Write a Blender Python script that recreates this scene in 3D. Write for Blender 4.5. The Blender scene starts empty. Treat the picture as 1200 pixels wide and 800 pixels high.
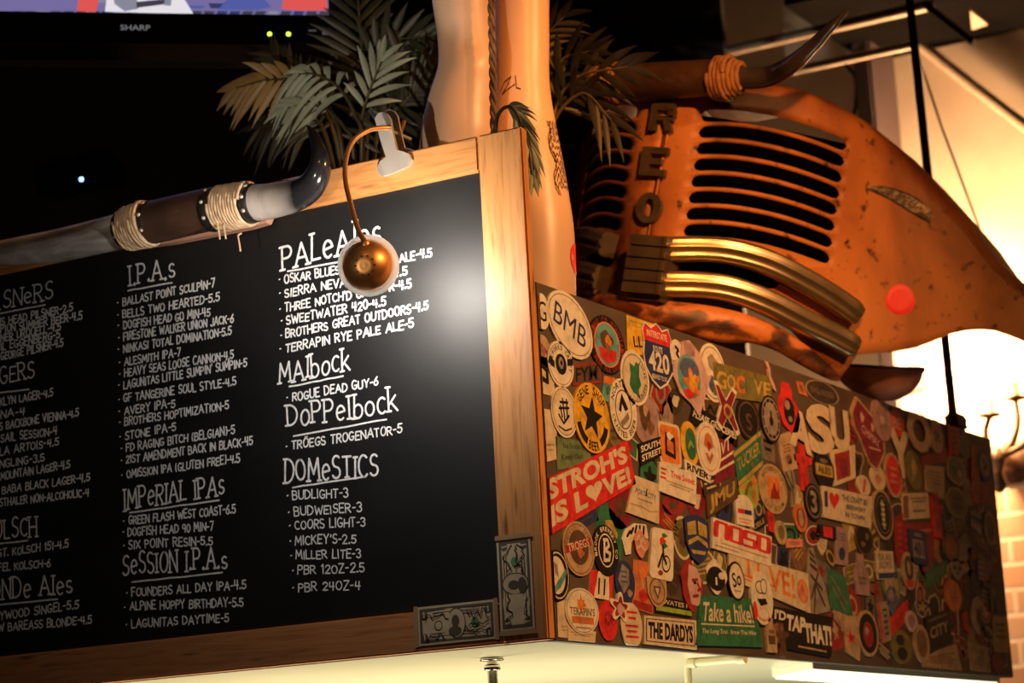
import bpy, math, random
import numpy as np
from mathutils import Vector

# ------------------------------------------------------------------ camera
SC = bpy.context.scene
COL = SC.collection
CAM = np.array([1.866, -3.337, 1.711])
YAW, PIT, ROLL, FPX = .519, .205, -.054, 2691.0
_d = np.array([-math.sin(YAW)*math.cos(PIT), math.cos(YAW)*math.cos(PIT), math.sin(PIT)])
_r = np.cross(_d, [0, 0, 1.]); _r /= np.linalg.norm(_r)
_u = np.cross(_r, _d)
CR = math.cos(ROLL)*_r + math.sin(ROLL)*_u
CU = -math.sin(ROLL)*_r + math.cos(ROLL)*_u
CD = _d
cd = bpy.data.cameras.new('camera'); co = bpy.data.objects.new('camera', cd); COL.objects.link(co)
from mathutils import Matrix
co.matrix_world = Matrix(((CR[0], CU[0], -CD[0], CAM[0]), (CR[1], CU[1], -CD[1], CAM[1]), (CR[2], CU[2], -CD[2], CAM[2]), (0, 0, 0, 1)))
cd.sensor_fit = 'HORIZONTAL'; cd.sensor_width = 22.3; cd.lens = FPX/1200*22.3
cd.clip_start = .05; cd.clip_end = 60
cd.dof.use_dof = True; cd.dof.focus_distance = 3.98; cd.dof.aperture_fstop = 3.2
SC.camera = co

# ------------------------------------------------------------------ world, exposure, room lamps
SC.view_settings.view_transform = 'Standard'; SC.view_settings.look = 'None'
SC.view_settings.exposure = 0.0; SC.view_settings.gamma = 1.0; SC.view_settings.use_curve_mapping = False
wd = bpy.data.worlds.new('dim_bar_air'); SC.world = wd; wd.use_nodes = True
wd.node_tree.nodes['Background'].inputs[0].default_value = (1, .6, .35, 1)
wd.node_tree.nodes['Background'].inputs[1].default_value = .006

def aim(o, target):
    o.rotation_euler = (Vector(target)-o.location).to_track_quat('-Z', 'Y').to_euler()
def spot(name, loc, target, power, col, size=50, blend=.6, rad=.04):
    l = bpy.data.lights.new(name, 'SPOT'); l.energy = power; l.color = col; l.spot_size = math.radians(size); l.spot_blend = blend; l.shadow_soft_size = rad
    o = bpy.data.objects.new(name, l); COL.objects.link(o); o.location = loc; aim(o, target); return o
def area(name, loc, target, power, col, sx, sy):
    l = bpy.data.lights.new(name, 'AREA'); l.energy = power; l.color = col; l.shape = 'RECTANGLE'; l.size = sx; l.size_y = sy
    o = bpy.data.objects.new(name, l); COL.objects.link(o); o.location = loc; aim(o, target); return o
def point(name, loc, power, col, rad):
    l = bpy.data.lights.new(name, 'POINT'); l.energy = power; l.color = col; l.shadow_soft_size = rad
    o = bpy.data.objects.new(name, l); COL.objects.link(o); o.location = loc; return o
AMBER = (1, .36, .075)
spot('ceiling_spotlight', (1.6, -1.1, 3.5), (-.2, 1.15, 2.98), 310, (1, .33, .065), 29, 1, .05)      # on the truck and the legs
spot('ceiling_spotlight', (2.0, .15, 3.6), (0, .36, 2.3), 235, (1, .47, .165), 76, 1, .06)  # on the stickers
spot('ceiling_spotlight', (.9, -2.2, 4.3), (-.3, 0, 2.35), 13, (1, .62, .32), 50, .9, .06)
spot('ceiling_spotlight', (1.35, -.9, 3.95), (-.08, .34, 3.12), 105, AMBER, 15, .9, .04)     # on the legs
spot('back_bar_spotlight', (.1, -3.3, 1.75), (-.52, .25, 3.05), 190, (1, .84, .66), 15, .9, .02)  # low lamp opposite the board
area('bar_worktop_lamp', (-.85, .6, 1.15), (-.85, .75, 2), 32, (1, .82, .50), 1.6, .5)
area('bar_worktop_lamp', (-.3, 1.4, 1.2), (-.2, 1.5, 2), 6, (.92, 1, .74), .5, 1.2)

# ------------------------------------------------------------------ pixel helpers
def ray(u, v): return CD + CR*(u-600)/FPX - CU*(v-400)/FPX
def on(ax, val, u, v):
    w = ray(u, v); i = 'xyz'.index(ax)
    return CAM + w*((val-CAM[i])/w[i])
def dep(u, v, d): return CAM + ray(u, v)*d
def pj(P):
    v = np.array(P)-CAM; z = v @ CD
    return np.array([600+FPX*(v @ CR)/z, 400-FPX*(v @ CU)/z])

# ------------------------------------------------------------------ materials
def mat(name, col, rough=.6, metal=0., emit=None, es=1., bump=None, spec=None):
    m = bpy.data.materials.new(name); m.use_nodes = True
    b = m.node_tree.nodes['Principled BSDF']
    b.inputs['Base Color'].default_value = (*col, 1); b.inputs['Roughness'].default_value = rough; b.inputs['Metallic'].default_value = metal
    if spec is not None: b.inputs['Specular IOR Level'].default_value = spec
    if emit: b.inputs['Emission Color'].default_value = (*emit, 1); b.inputs['Emission Strength'].default_value = es
    if bump:
        nt = m.node_tree; t = nt.nodes.new('ShaderNodeTexCoord'); n = nt.nodes.new('ShaderNodeTexNoise'); p = nt.nodes.new('ShaderNodeBump')
        n.inputs['Scale'].default_value = bump[0]; p.inputs['Strength'].default_value = bump[1]; p.inputs['Distance'].default_value = .004
        nt.links.new(t.outputs['Object'], n.inputs['Vector']); nt.links.new(n.outputs['Fac'], p.inputs['Height']); nt.links.new(p.outputs[0], b.inputs['Normal'])
    return m
def noisy(name, stops, scale=8., detail=6., rough=.6, metal=0., stretch=(1, 1, 1), bump=.2, rot=(0, 0, 0), dist=0., spec=None, rstops=None):
    """noise -> colour ramp in object space"""
    m = mat(name, stops[0][1], rough, metal, spec=spec); nt = m.node_tree; b = nt.nodes['Principled BSDF']
    t = nt.nodes.new('ShaderNodeTexCoord'); mp = nt.nodes.new('ShaderNodeMapping'); n = nt.nodes.new('ShaderNodeTexNoise'); r = nt.nodes.new('ShaderNodeValToRGB'); p = nt.nodes.new('ShaderNodeBump')
    mp.inputs['Scale'].default_value = stretch; mp.inputs['Rotation'].default_value = rot
    n.inputs['Scale'].default_value = scale; n.inputs['Detail'].default_value = detail; n.inputs['Distortion'].default_value = dist
    el = r.color_ramp.elements
    while len(el) < len(stops): el.new(.5)
    for e, (pos, c) in zip(el, stops): e.position = pos; e.color = (*c, 1)
    L = nt.links.new
    L(t.outputs['Object'], mp.inputs[0]); L(mp.outputs[0], n.inputs['Vector']); L(n.outputs['Fac'], r.inputs[0]); L(r.outputs[0], b.inputs['Base Color'])
    p.inputs['Strength'].default_value = bump; p.inputs['Distance'].default_value = .003
    L(n.outputs['Fac'], p.inputs['Height']); L(p.outputs[0], b.inputs['Normal'])
    return m
def pine(name, stretch, rot=(0, 0, 0), a=(.58, .25, .075), bcol=(.38, .135, .032), knot=(.08, .022, .007)):
    m = noisy(name, [(.25, bcol), (.5, a), (.8, tuple(c*1.12 for c in a))], 9, 5, .5, 0, stretch, .12, rot, .6)
    nt = m.node_tree; b = nt.nodes['Principled BSDF']; L = nt.links.new
    t = nt.nodes['Texture Coordinate']; ramp = nt.nodes['Color Ramp']
    mp = nt.nodes.new('ShaderNodeMapping'); mp.inputs['Scale'].default_value = tuple(.45*s+.55 if s > 1 else 1 for s in stretch)
    v = nt.nodes.new('ShaderNodeTexVoronoi'); v.inputs['Scale'].default_value = 5.2; v.inputs['Randomness'].default_value = 1
    r2 = nt.nodes.new('ShaderNodeValToRGB'); r2.color_ramp.elements[0].position = .04; r2.color_ramp.elements[0].color = (1, 1, 1, 1); r2.color_ramp.elements[1].position = .17; r2.color_ramp.elements[1].color = (0, 0, 0, 1)
    mx = nt.nodes.new('ShaderNodeMixRGB'); mx.inputs[2].default_value = (*knot, 1)
    ml = nt.nodes.new('ShaderNodeMath'); ml.operation = 'MULTIPLY'; ml.inputs[1].default_value = .75
    L(t.outputs['Object'], mp.inputs[0]); L(mp.outputs[0], v.inputs['Vector']); L(v.outputs['Distance'], r2.inputs[0]); L(r2.outputs[0], ml.inputs[0]); L(ml.outputs[0], mx.inputs[0])
    L(ramp.outputs[0], mx.inputs[1]); L(mx.outputs[0], b.inputs['Base Color'])
    return m

# ------------------------------------------------------------------ mesh builder
class MB:
    def __init__(s): s.v = []; s.f = []; s.m = []; s.sm = []
    def add(s, vs, fs, m=0, smooth=False):
        o = len(s.v); s.v += [tuple(float(c) for c in p) for p in vs]
        for f in fs: s.f.append(tuple(i+o for i in f)); s.m.append(m); s.sm.append(smooth)
        return s
    def box(s, lo, hi, m=0):
        x0, y0, z0 = lo; x1, y1, z1 = hi
        return s.add([(x0, y0, z0), (x1, y0, z0), (x1, y1, z0), (x0, y1, z0), (x0, y0, z1), (x1, y0, z1), (x1, y1, z1), (x0, y1, z1)],
                     [(3, 2, 1, 0), (4, 5, 6, 7), (0, 1, 5, 4), (1, 2, 6, 5), (2, 3, 7, 6), (3, 0, 4, 7)], m)
    def bbox(s, lo, hi, b=.004, m=0):
        """box with bevelled edges"""
        import bmesh
        bm = bmesh.new(); bmesh.ops.create_cube(bm, size=1)
        for v in bm.verts:
            v.co = Vector([lo[i] + (v.co[i]+.5)*(hi[i]-lo[i]) for i in range(3)])
        bmesh.ops.bevel(bm, geom=bm.edges[:], offset=b, segments=2, affect='EDGES')
        bm.verts.index_update()
        s.add([v.co[:] for v in bm.verts], [tuple(v.index for v in f.verts) for f in bm.faces], m); bm.free(); return s
    def tube(s, path, rad, n=10, m=0, caps=True, smooth=True, flat=1.0):
        P = [np.array(p, float) for p in path]; k = len(P)
        R = [rad]*k if not hasattr(rad, '__len__') else list(rad)
        T = [(P[min(i+1, k-1)]-P[max(i-1, 0)]) for i in range(k)]; T = [t/(np.linalg.norm(t)+1e-12) for t in T]
        a = np.array([0, 0, 1.]) if abs(T[0][2]) < .9 else np.array([1., 0, 0])
        N = np.cross(T[0], a); N /= np.linalg.norm(N); vs = []; fs = []
        for i in range(k):
            N = N - T[i]*(N @ T[i]); N /= np.linalg.norm(N); B = np.cross(T[i], N)
            for j in range(n):
                t = 2*math.pi*j/n; vs.append(P[i]+R[i]*(math.cos(t)*N+flat*math.sin(t)*B))
        for i in range(k-1):
            for j in range(n):
                fs.append((i*n+j, i*n+(j+1) % n, (i+1)*n+(j+1) % n, (i+1)*n+j))
        s.add(vs, fs, m, smooth)
        if caps:
            s.add(vs[:n], [tuple(range(n))[::-1]], m); s.add(vs[-n:], [tuple(range(n))], m)
        return s
    def lathe(s, c, axis, prof, n=24, m=0, smooth=True):
        """prof: (radius, distance along axis) pairs"""
        c = np.array(c, float); ax = np.array(axis, float); ax /= np.linalg.norm(ax)
        a = np.array([0, 0, 1.]) if abs(ax[2]) < .9 else np.array([1., 0, 0])
        N = np.cross(ax, a); N /= np.linalg.norm(N); B = np.cross(ax, N); vs = []; fs = []
        for r, h in prof:
            for j in range(n):
                t = 2*math.pi*j/n; vs.append(c+ax*h+max(r, 1e-5)*(math.cos(t)*N+math.sin(t)*B))
        for i in range(len(prof)-1):
            for j in range(n):
                fs.append((i*n+j, i*n+(j+1) % n, (i+1)*n+(j+1) % n, (i+1)*n+j))
        return s.add(vs, fs, m, smooth)
    def build(s, name, mats, parent=None, base=None):
        me = bpy.data.meshes.new(name); 
        if parent is not None:
            off = Vector((0, 0, 0)); q = parent
            while q is not None: off += q.location; q = q.parent
        elif base is not None: off = Vector(base)
        else:
            A = np.array(s.v); off = Vector(((A[:, 0].min()+A[:, 0].max())/2, (A[:, 1].min()+A[:, 1].max())/2, A[:, 2].min()))
        me.from_pydata([(x-off[0], y-off[1], z-off[2]) for x, y, z in s.v], [], s.f)
        for mm in (mats if isinstance(mats, (list, tuple)) else [mats]): me.materials.append(mm)
        me.polygons.foreach_set('material_index', s.m); me.polygons.foreach_set('use_smooth', s.sm); me.update()
        o = bpy.data.objects.new(name, me); COL.objects.link(o)
        if parent is not None: o.parent = parent
        else: o.location = off
        return o
def tag(o, label, cat, group=None):
    o['label'] = label; o['category'] = cat
    if group: o['group'] = group
    return o
def thing(name, label, cat, loc, group=None):
    o = bpy.data.objects.new(name, None); COL.objects.link(o); o.location = Vector([float(c) for c in loc]); o.empty_display_size = .05
    return tag(o, label, cat, group)
def struct(o): o['kind'] = 'structure'; return o
def smooth_path(pts, n=8):
    P = [np.array(p, float) for p in pts]; P = [2*P[0]-P[1]]+P+[2*P[-1]-P[-2]]; out = []
    for i in range(1, len(P)-2):
        for k in range(n):
            t = k/n; a, b, c, d = P[i-1], P[i], P[i+1], P[i+2]
            out.append(.5*((2*b)+(-a+c)*t+(2*a-5*b+4*c-d)*t*t+(-a+3*b-3*c+d)*t**3))
    out.append(P[-2]); return out
def lin(vals, n): return list(np.interp(np.linspace(0, len(vals)-1, n), range(len(vals)), vals))

# ------------------------------------------------------------------ hand-lettering (single-stroke) font
def arc(cx, cy, rx, ry, a, b, n=9): return [(cx+rx*math.cos(math.radians(a+(b-a)*i/n)), cy+ry*math.sin(math.radians(a+(b-a)*i/n))) for i in range(n+1)]
G = {
 'A': (.7, [[(0, 0), (.35, 1), (.7, 0)], [(.12, .35), (.58, .35)]]),
 'B': (.55, [[(0, 0), (0, 1)], [(0, 1)]+arc(.25, .77, .25, .23, 80, -80)+[(0, .54)], [(0, .54)]+arc(.27, .27, .28, .27, 80, -80)+[(0, 0)]]),
 'C': (.55, [arc(.33, .5, .33, .5, 50, 310, 12)]),
 'D': (.6, [[(0, 0), (0, 1)], [(0, 1)]+arc(.12, .5, .48, .5, 80, -80, 10)+[(0, 0)]]),
 'E': (.5, [[(.5, 1), (0, 1), (0, 0), (.5, 0)], [(0, .52), (.4, .52)]]),
 'F': (.5, [[(.5, 1), (0, 1), (0, 0)], [(0, .52), (.4, .52)]]),
 'G': (.6, [arc(.33, .5, .33, .5, 50, 320, 12)+[(.6, .42), (.35, .42)]]),
 'H': (.6, [[(0, 0), (0, 1)], [(.6, 0), (.6, 1)], [(0, .5), (.6, .5)]]),
 'I': (.12, [[(.06, 0), (.06, 1)]]),
 'J': (.45, [[(.45, 1), (.45, .25)]+arc(.22, .25, .22, .25, 0, -160, 6)]),
 'K': (.55, [[(0, 0), (0, 1)], [(.5, 1), (0, .42)], [(.15, .58), (.55, 0)]]),
 'L': (.45, [[(0, 1), (0, 0), (.45, 0)]]),
 'M': (.75, [[(0, 0), (.08, 1), (.37, .3), (.67, 1), (.75, 0)]]),
 'N': (.6, [[(0, 0), (0, 1), (.6, 0), (.6, 1)]]),
 'O': (.62, [arc(.31, .5, .31, .5, 90, 450, 16)]),
 'P': (.52, [[(0, 0), (0, 1)], [(0, 1)]+arc(.24, .74, .27, .26, 80, -80)+[(0, .48)]]),
 'Q': (.62, [arc(.31, .5, .31, .5, 90, 450, 16), [(.38, .25), (.62, -.05)]]),
 'R': (.55, [[(0, 0), (0, 1)], [(0, 1)]+arc(.24, .75, .27, .25, 80, -80)+[(0, .5)], [(.2, .5), (.55, 0)]]),
 'S': (.5, [arc(.26, .75, .24, .25, 40, 270, 9)+arc(.24, .25, .26, .25, 90, -150, 9)]),
 'T': (.55, [[(0, 1), (.55, 1)], [(.27, 1), (.27, 0)]]),
 'U': (.58, [[(0, 1), (0, .3)]+arc(.29, .3, .29, .3, 180, 360, 8)+[(.58, 1)]]),
 'V': (.62, [[(0, 1), (.31, 0), (.62, 1)]]),
 'W': (.85, [[(0, 1), (.2, 0), (.42, .75), (.65, 0), (.85, 1)]]),
 'X': (.58, [[(0, 0), (.58, 1)], [(0, 1), (.58, 0)]]),
 'Y': (.58, [[(0, 1), (.29, .5), (.58, 1)], [(.29, .5), (.29, 0)]]),
 'Z': (.55, [[(0, 1), (.55, 1), (0, 0), (.55, 0)]]),
 '0': (.52, [arc(.26, .5, .26, .5, 90, 450, 14)]),
 '1': (.22, [[(0, .8), (.16, 1), (.16, 0)]]),
 '2': (.5, [arc(.25, .74, .24, .26, 170, -30, 8)+[(0, 0), (.5, 0)]]),
 '3': (.5, [arc(.22, .76, .25, .24, 150, -80, 8)+arc(.22, .26, .27, .27, 80, -150, 8)]),
 '4': (.52, [[(.06, 1), (0, .45), (.52, .45)], [(.42, 1), (.38, 0)]]),
 '5': (.5, [[(.48, 1), (.06, 1), (.03, .56)]+arc(.22, .32, .28, .3, 100, -150, 9)]),
 '6': (.5, [[(.42, 1), (.12, .6)]+arc(.25, .28, .25, .28, 150, 510, 12)]),
 '7': (.5, [[(0, 1), (.5, 1), (.15, 0)]]),
 '8': (.5, [arc(.25, .75, .21, .24, -90, 270, 10), arc(.25, .26, .25, .26, 90, 450, 10)]),
 '9': (.5, [arc(.25, .72, .25, .28, 0, 360, 12)+[(.42, 0)]]),
 '-': (.32, [[(.02, .48), (.3, .5)]]), '.': (.13, [[(.0, .05), (.12, .05)], [(.06, 0), (.06, .12)]]), "'": (.12, [[(.08, 1.05), (.05, .8)]]),
 '(': (.2, [arc(.2, .5, .2, .6, 120, 240, 6)]), ')': (.2, [arc(0, .5, .2, .6, 60, -60, 6)]), '*': (.12, [[(.03, .48), (.09, .52)]]),
 '!': (.12, [[(.06, 1), (.06, .3)], [(.05, .02), (.07, .05)]]), ' ': (.3, []), '&': (.5, [[(.5, 0), (.1, .8), (.25, 1), (.35, .8), (.02, .3), (.2, 0), (.5, .4)]]),
 'e': (.5, [[(.03, .36), (.47, .42)]+arc(.25, .36, .24, .34, 12, 310, 11)]), 's': (.4, [arc(.2, .46, .18, .17, 40, 270, 7)+arc(.2, .15, .2, .15, 90, -150, 7)]),
 'o': (.5, [arc(.25, .34, .25, .34, 90, 450, 14)]), 'b': (.48, [[(0, 1.05), (0, 0)], arc(.22, .3, .26, .3, 140, -140, 12)]),
 'c': (.45, [arc(.26, .34, .26, .34, 50, 310, 10)]), 'k': (.5, [[(0, 0), (0, 1.1)], [(.42, .7), (.03, .3)], [(.14, .4), (.5, 0)]]),
 'l': (.14, [[(.07, 0), (.07, 1.05)]]), 'i': (.14, [[(.07, 0), (.07, .75)], [(.06, .98), (.08, 1.0)]]),
}
G['\u00d6'] = (.62, G['O'][1]+[[(.18, 1.14), (.22, 1.16)], [(.4, 1.14), (.44, 1.16)]])
def serifed(ch):
    """add slab serifs to the ends of upright strokes"""
    w, st = G[ch]; out = list(st)
    if ch in 'ABDEFHIKLMNPRTUIbklAX1':
        for pl in st:
            for p, q in ((pl[0], pl[1]), (pl[-1], pl[-2])):
                if abs(p[0]-q[0]) < .75*abs(p[1]-q[1]) and (p[1] < .03 or p[1] > .97):
                    out.append([(p[0]-.13, p[1]), (p[0]+.13, p[1])])
    return w, out
def strokes(text, serif=False, gap=.17, rnd=None):
    """returns polylines laid out from x=0, and the advance"""
    x = 0; pls = []; gp = gap
    for ch in text:
        if ch not in G: ch = ch.upper()
        w, st = serifed(ch) if serif else G[ch]
        dy = rnd.uniform(-.06, .06) if rnd else 0; sc = rnd.uniform(.90, 1.08) if rnd else 1; sl = rnd.uniform(-.04, .08) if rnd else 0
        for pl in st: pls.append([(x+px+sl*py, dy+py*sc) for px, py in pl])
        x += w+gp
    return pls, x-gp
def ribbon(mb, pls, f, th, m=0, lift=None):
    """pls in 2D, f(x,y,lift)->3D, th = half stroke width in 2D metric given by f's own units"""
    k = 0
    for pl in pls:
        for a, b in zip(pl[:-1], pl[1:]):
            a = np.array(a, float); b = np.array(b, float); d = b-a; L = np.hypot(*d)
            if L < 1e-9: continue
            d /= L; n = np.array([-d[1], d[0]]); e = th*.7
            k = (k+1) % 5; z = k
            pts = [a-d*e-n*th*.75, a-d*e*1.3, a-d*e+n*th*.75, a+n*th, b+n*th, b+d*e+n*th*.75, b+d*e*1.3, b+d*e-n*th*.75, b-n*th, a-n*th]
            mb.add([f(p[0], p[1], z) for p in pts], [tuple(range(10))], m)
_fc = {}
def glyphmesh(s, bold=.0):
    key = (s, bold)
    if key not in _fc:
        c = bpy.data.curves.new('tmp', 'FONT'); c.body = s; c.size = 1; c.offset = bold; c.resolution_u = 3
        o = bpy.data.objects.new('tmp', c); me = bpy.data.meshes.new_from_object(o)
        V = np.array([v.co[:2] for v in me.vertices]) if len(me.vertices) else np.zeros((1, 2))
        F = [tuple(p.vertices) for p in me.polygons]
        bpy.data.objects.remove(o); bpy.data.curves.remove(c); bpy.data.meshes.remove(me)
        lo = V.min(0); hi = V.max(0); _fc[key] = ((V-(lo+hi)/2)/np.maximum(hi-lo, 1e-6), F, hi-lo)
    return _fc[key]

# ================================================================== setting
M_brick = mat('painted_brick', (.78, .6, .42), .8)
def brick_nodes(m):
    nt = m.node_tree; b = nt.nodes['Principled BSDF']; L = nt.links.new
    t = nt.nodes.new('ShaderNodeTexCoord'); mp = nt.nodes.new('ShaderNodeMapping'); mp.inputs['Rotation'].default_value = (math.pi/2, 0, 0)
    br = nt.nodes.new('ShaderNodeTexBrick'); br.inputs['Scale'].default_value = 1; br.inputs['Brick Width'].default_value = .22; br.inputs['Row Height'].default_value = .085
    br.inputs['Mortar Size'].default_value = .009; br.inputs['Mortar Smooth'].default_value = .3
    br.inputs['Color1'].default_value = (.50, .27, .16, 1); br.inputs['Color2'].default_value = (.60, .36, .22, 1); br.inputs['Mortar'].default_value = (.75, .58, .42, 1)
    n = nt.nodes.new('ShaderNodeTexNoise'); n.inputs['Scale'].default_value = 3; n.inputs['Detail'].default_value = 5
    r = nt.nodes.new('ShaderNodeValToRGB'); r.color_ramp.elements[0].color = (.68, .53, .38, 1); r.color_ramp.elements[1].color = (.82, .70, .54, 1)
    r.color_ramp.elements[0].position = .35; r.color_ramp.elements[1].position = .65
    sx = nt.nodes.new('ShaderNodeSeparateXYZ'); mr = nt.nodes.new('ShaderNodeMapRange'); mr.inputs[1].default_value = 2.95; mr.inputs[2].default_value = 3.15
    mx = nt.nodes.new('ShaderNodeMixRGB'); bp = nt.nodes.new('ShaderNodeBump'); bp.inputs['Strength'].default_value = .5; bp.inputs['Distance'].default_value = .01
    L(t.outputs['Object'], mp.inputs[0]); L(mp.outputs[0], br.inputs['Vector']); L(t.outputs['Object'], n.inputs['Vector']); L(n.outputs['Fac'], r.inputs[0])
    L(t.outputs['Object'], sx.inputs[0]); L(sx.outputs['Z'], mr.inputs[0]); L(mr.outputs[0], mx.inputs[0]); L(br.outputs['Color'], mx.inputs[1]); L(r.outputs[0], mx.inputs[2])
    L(mx.outputs[0], b.inputs['Base Color']); i3 = nt.nodes.new('ShaderNodeMath'); i3.operation = 'MULTIPLY_ADD'; i3.inputs[1].default_value = -1; i3.inputs[2].default_value = 1; m3 = nt.nodes.new('ShaderNodeMath'); m3.operation = 'MULTIPLY'; L(mr.outputs[0], i3.inputs[0]); L(i3.outputs[0], m3.inputs[0]); L(br.outputs['Fac'], m3.inputs[1]); L(m3.outputs[0], bp.inputs['Height']); bp.invert = True; L(bp.outputs[0], b.inputs['Normal'])
brick_nodes(M_brick)
M_black = noisy('black_paint', [(.3, (.003, .0025, .002)), (.7, (.006, .005, .004))], 6, 4, .9, spec=.05)
M_darkwall = noisy('dark_wall_paint', [(.3, (.014, .011, .009)), (.7, (.030, .022, .016))], 2.5, 5, .75)
M_floor = noisy('stained_concrete', [(.3, (.05, .035, .025)), (.7, (.10, .07, .05))], 4, 6, .5)
M_mauve = noisy('column_paint', [(.3, (.13, .09, .095)), (.7, (.18, .125, .13))], 5, 4, .7)
struct(MB().box((-6, -4.5, -.05), (3.2, 4.6, 0)).build('floor', M_floor))
struct(MB().box((-6, -4.5, 4.75), (3.2, 4.6, 4.85)).build('ceiling', M_black))
struct(MB().box((-6, 4.2, 0), (3.2, 4.4, 4.75)).build('wall_back', M_brick, base=(0, 4.2, 0)))
struct(MB().box((3.1, -4.5, 0), (3.25, 4.2, 4.75)).build('wall_right', M_darkwall))
xw = on('y', 3.3, 850, 80)[0]
struct(MB().box((-6, 3.3, 0), (xw, 3.325, 4.75)).build('wall_left', M_darkwall))
a0 = on('y', 3.95, 1003, 120)[0]; a1 = on('y', 3.95, 1024, 120)[0]
struct(MB().bbox((a0, 3.95, 0), (a1, 4.2, 4.75), .01).build('trim_1', M_mauve))          # pilaster
zb = on('y', 4.2, 1150, 45)[2]
struct(MB().box((a1-.1, 3.45, zb), (3.1, 4.2, 4.75)).build('trim_2', M_black))            # dropped ceiling beam
M_soot = noisy('dark_metal', [(.3, (.02, .016, .014)), (.7, (.05, .04, .032))], 30, 4, .5, .5)
M_conduit = noisy('galvanised_pipe', [(.3, (.22, .17, .13)), (.7, (.36, .29, .22))], 25, 4, .45, .5)
def pipe(name, label, cat, pts, rad, m, y=None, group=None, sm=False, n=10):
    P = [on('y', p[2] if len(p) > 2 else y, p[0], p[1]) for p in pts]
    if sm: P = smooth_path(P, 8)
    return tag(MB().tube(P, rad, n).build(name, m), label, cat, group)

# ---- pipes, rods and wires by the ceiling
pipe('conduit_pipe', 'pale level pipe high under the ceiling, upper of two left of the hanging rod', 'pipe', [(836, 64, 3.328), (1095, 5, 3.43)], .018, M_conduit)
pipe('conduit_pipe', 'pale level pipe under the dark beam, meeting the hanging rod at its right end', 'pipe', [(836, 103, 3.328), (1072, 52, 3.42)], .015, M_conduit)
pipe('lighting_rail', 'long pale rail sloping down to the right across the bright plaster wall', 'rail', [(1072, 47, 4.15), (1140, 101, 4.15), (1260, 193, 4.15)], .022, noisy('pale_rail', [(.3, (.5, .38, .27)), (.7, (.62, .48, .35))], 20, 4, .4))
pipe('ceiling_brace', 'thin dark brace slanting down from the upper pipe toward the beam', 'brace', [(1082, 4), (1141, 50)], .012, M_soot, 3.3)
pipe('cable', 'black cable hanging down the shaded wall beside the mauve column', 'cable', [(985, 70), (1002, 90), (1003, 120), (998, 150), (996, 200), (994, 300)], .007, M_soot, 4.1, sm=True)
pipe('wire', 'thin slanting wire falling from the hanging rod past the fender', 'wire', [(1075, 62, 2.2), (1104, 150), (1148, 268), (1180, 350, 4.195)], .0035, M_soot, 2.9)
g = MB(); q = [on('z', zb-.0125, *p) for p in [(1137, 13), (1158, 29), (1139, 35)]]; dd = np.array([0, 0, .012])
g.add(q+[p+dd for p in q], [(2, 1, 0), (3, 4, 5), (0, 1, 4, 3), (1, 2, 5, 4), (2, 0, 3, 5)])  # added pale triangle stands for lit wall seen through a gap between beams
tag(g.build('lit_gap_piece', mat('lit_gap_tone', (.8, .6, .42), .5)), 'small pale triangle standing for lit wall seen through a gap at the top right', 'light patch')
# rod that carries the canopy
rp = on('x', -.012, 1117, 489); rt = on('y', rp[1], 1066, 0)
rod = thing('hanging_rod', 'black vertical rod rising from the sticker panel to the ceiling past the fender', 'rod', (rp[0], rp[1], 2.613))
dirv = (rt-rp)/(rt[2]-rp[2])
MB().tube([rp-dirv*(rp[2]-2.62), rp+dirv*(4.75-rp[2])], .011, 10).build('rod', M_soot, rod)
MB().bbox((-.035, rp[1]-.005, 2.6135), (.0, rp[1]+.075, 2.655), .006).build('foot_bracket', noisy('bracket_rust', [(.3, (.12, .075, .05)), (.7, (.2, .13, .09))], 20, 5, .7), rod)

# ---- sconce against the bright wall
SP = on('y', 4.2, 1172, 455)
M_iron = noisy('wrought_iron', [(.3, (.05, .03, .02)), (.7, (.14, .08, .045))], 30, 4, .5, .6)
sc = thing('wall_sconce', 'glowing wall sconce with curved iron arms on the bright wall at right', 'lamp', (SP[0], 4.2, SP[2]-.2))
c0 = on('y', 4.02, 1168, 536)
MB().lathe((c0[0], 4.198, c0[2]), (0, -1, 0), [(0, 0), (.07, 0), (.07, .012), (.04, .02), (.02, .05), (.018, .17), (0, .18)], 20).build('wall_plate', M_iron, sc)
MB().lathe(c0-np.array([0, 0, .07]), (0, 0, 1), [(0, -.05), (.012, -.045), (.03, -.02), (.016, .02), (.035, .06), (.02, .1), (0, .11)], 16).build('finial', M_iron, sc)
M_bulb = mat('lit_bulb', (1, .8, .5), .3, emit=(1, .60, .24), es=60)
for pts in ([(1168, 536), (1158, 525), (1155, 505), (1160, 488)], [(1168, 536), (1185, 522), (1193, 495), (1190, 468)], [(1168, 536), (1200, 520), (1216, 490), (1214, 462)]):
    P = smooth_path([on('y', 4.02, *p) for p in pts], 6)
    arm = MB().tube(P, lin([.014, .011, .010], len(P)), 8).build('arm', M_iron, sc)
    e = P[-1]
    MB().lathe(e, (0, 0, 1), [(0, -.01), (.035, .0), (.038, .01), (.018, .014), (.018, .06), (0, .06)], 16).build('candle_cup', M_iron, sc)
    MB().lathe(e, (0, 0, 1), [(.012, .06), (.03, .085), (.034, .11), (.022, .15), (.004, .19), (0, .19)], 16).build('bulb', M_bulb, sc)
point('sconce_light', (SP[0]-.02, 3.98, SP[2]+.02), 130, (1, .57, .28), .08)
point('sconce_light', tuple(on('y', 3.95, 1120, 400)), 45, (1, .57, .28), .06)
point('added_wall_fill', (-1.15, 3.8, 2.45), 16, (1, .55, .25), .05)      # added unseen fill behind the canopy, brightens the dim wall
pipe('wire', 'thin wire crossing the glare between the metal bowl and the wall sconce', 'wire', [(1040, 470, 3.96), (1130, 438, 4.08), (1230, 395, 4.195)], .006, M_iron)

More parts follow.
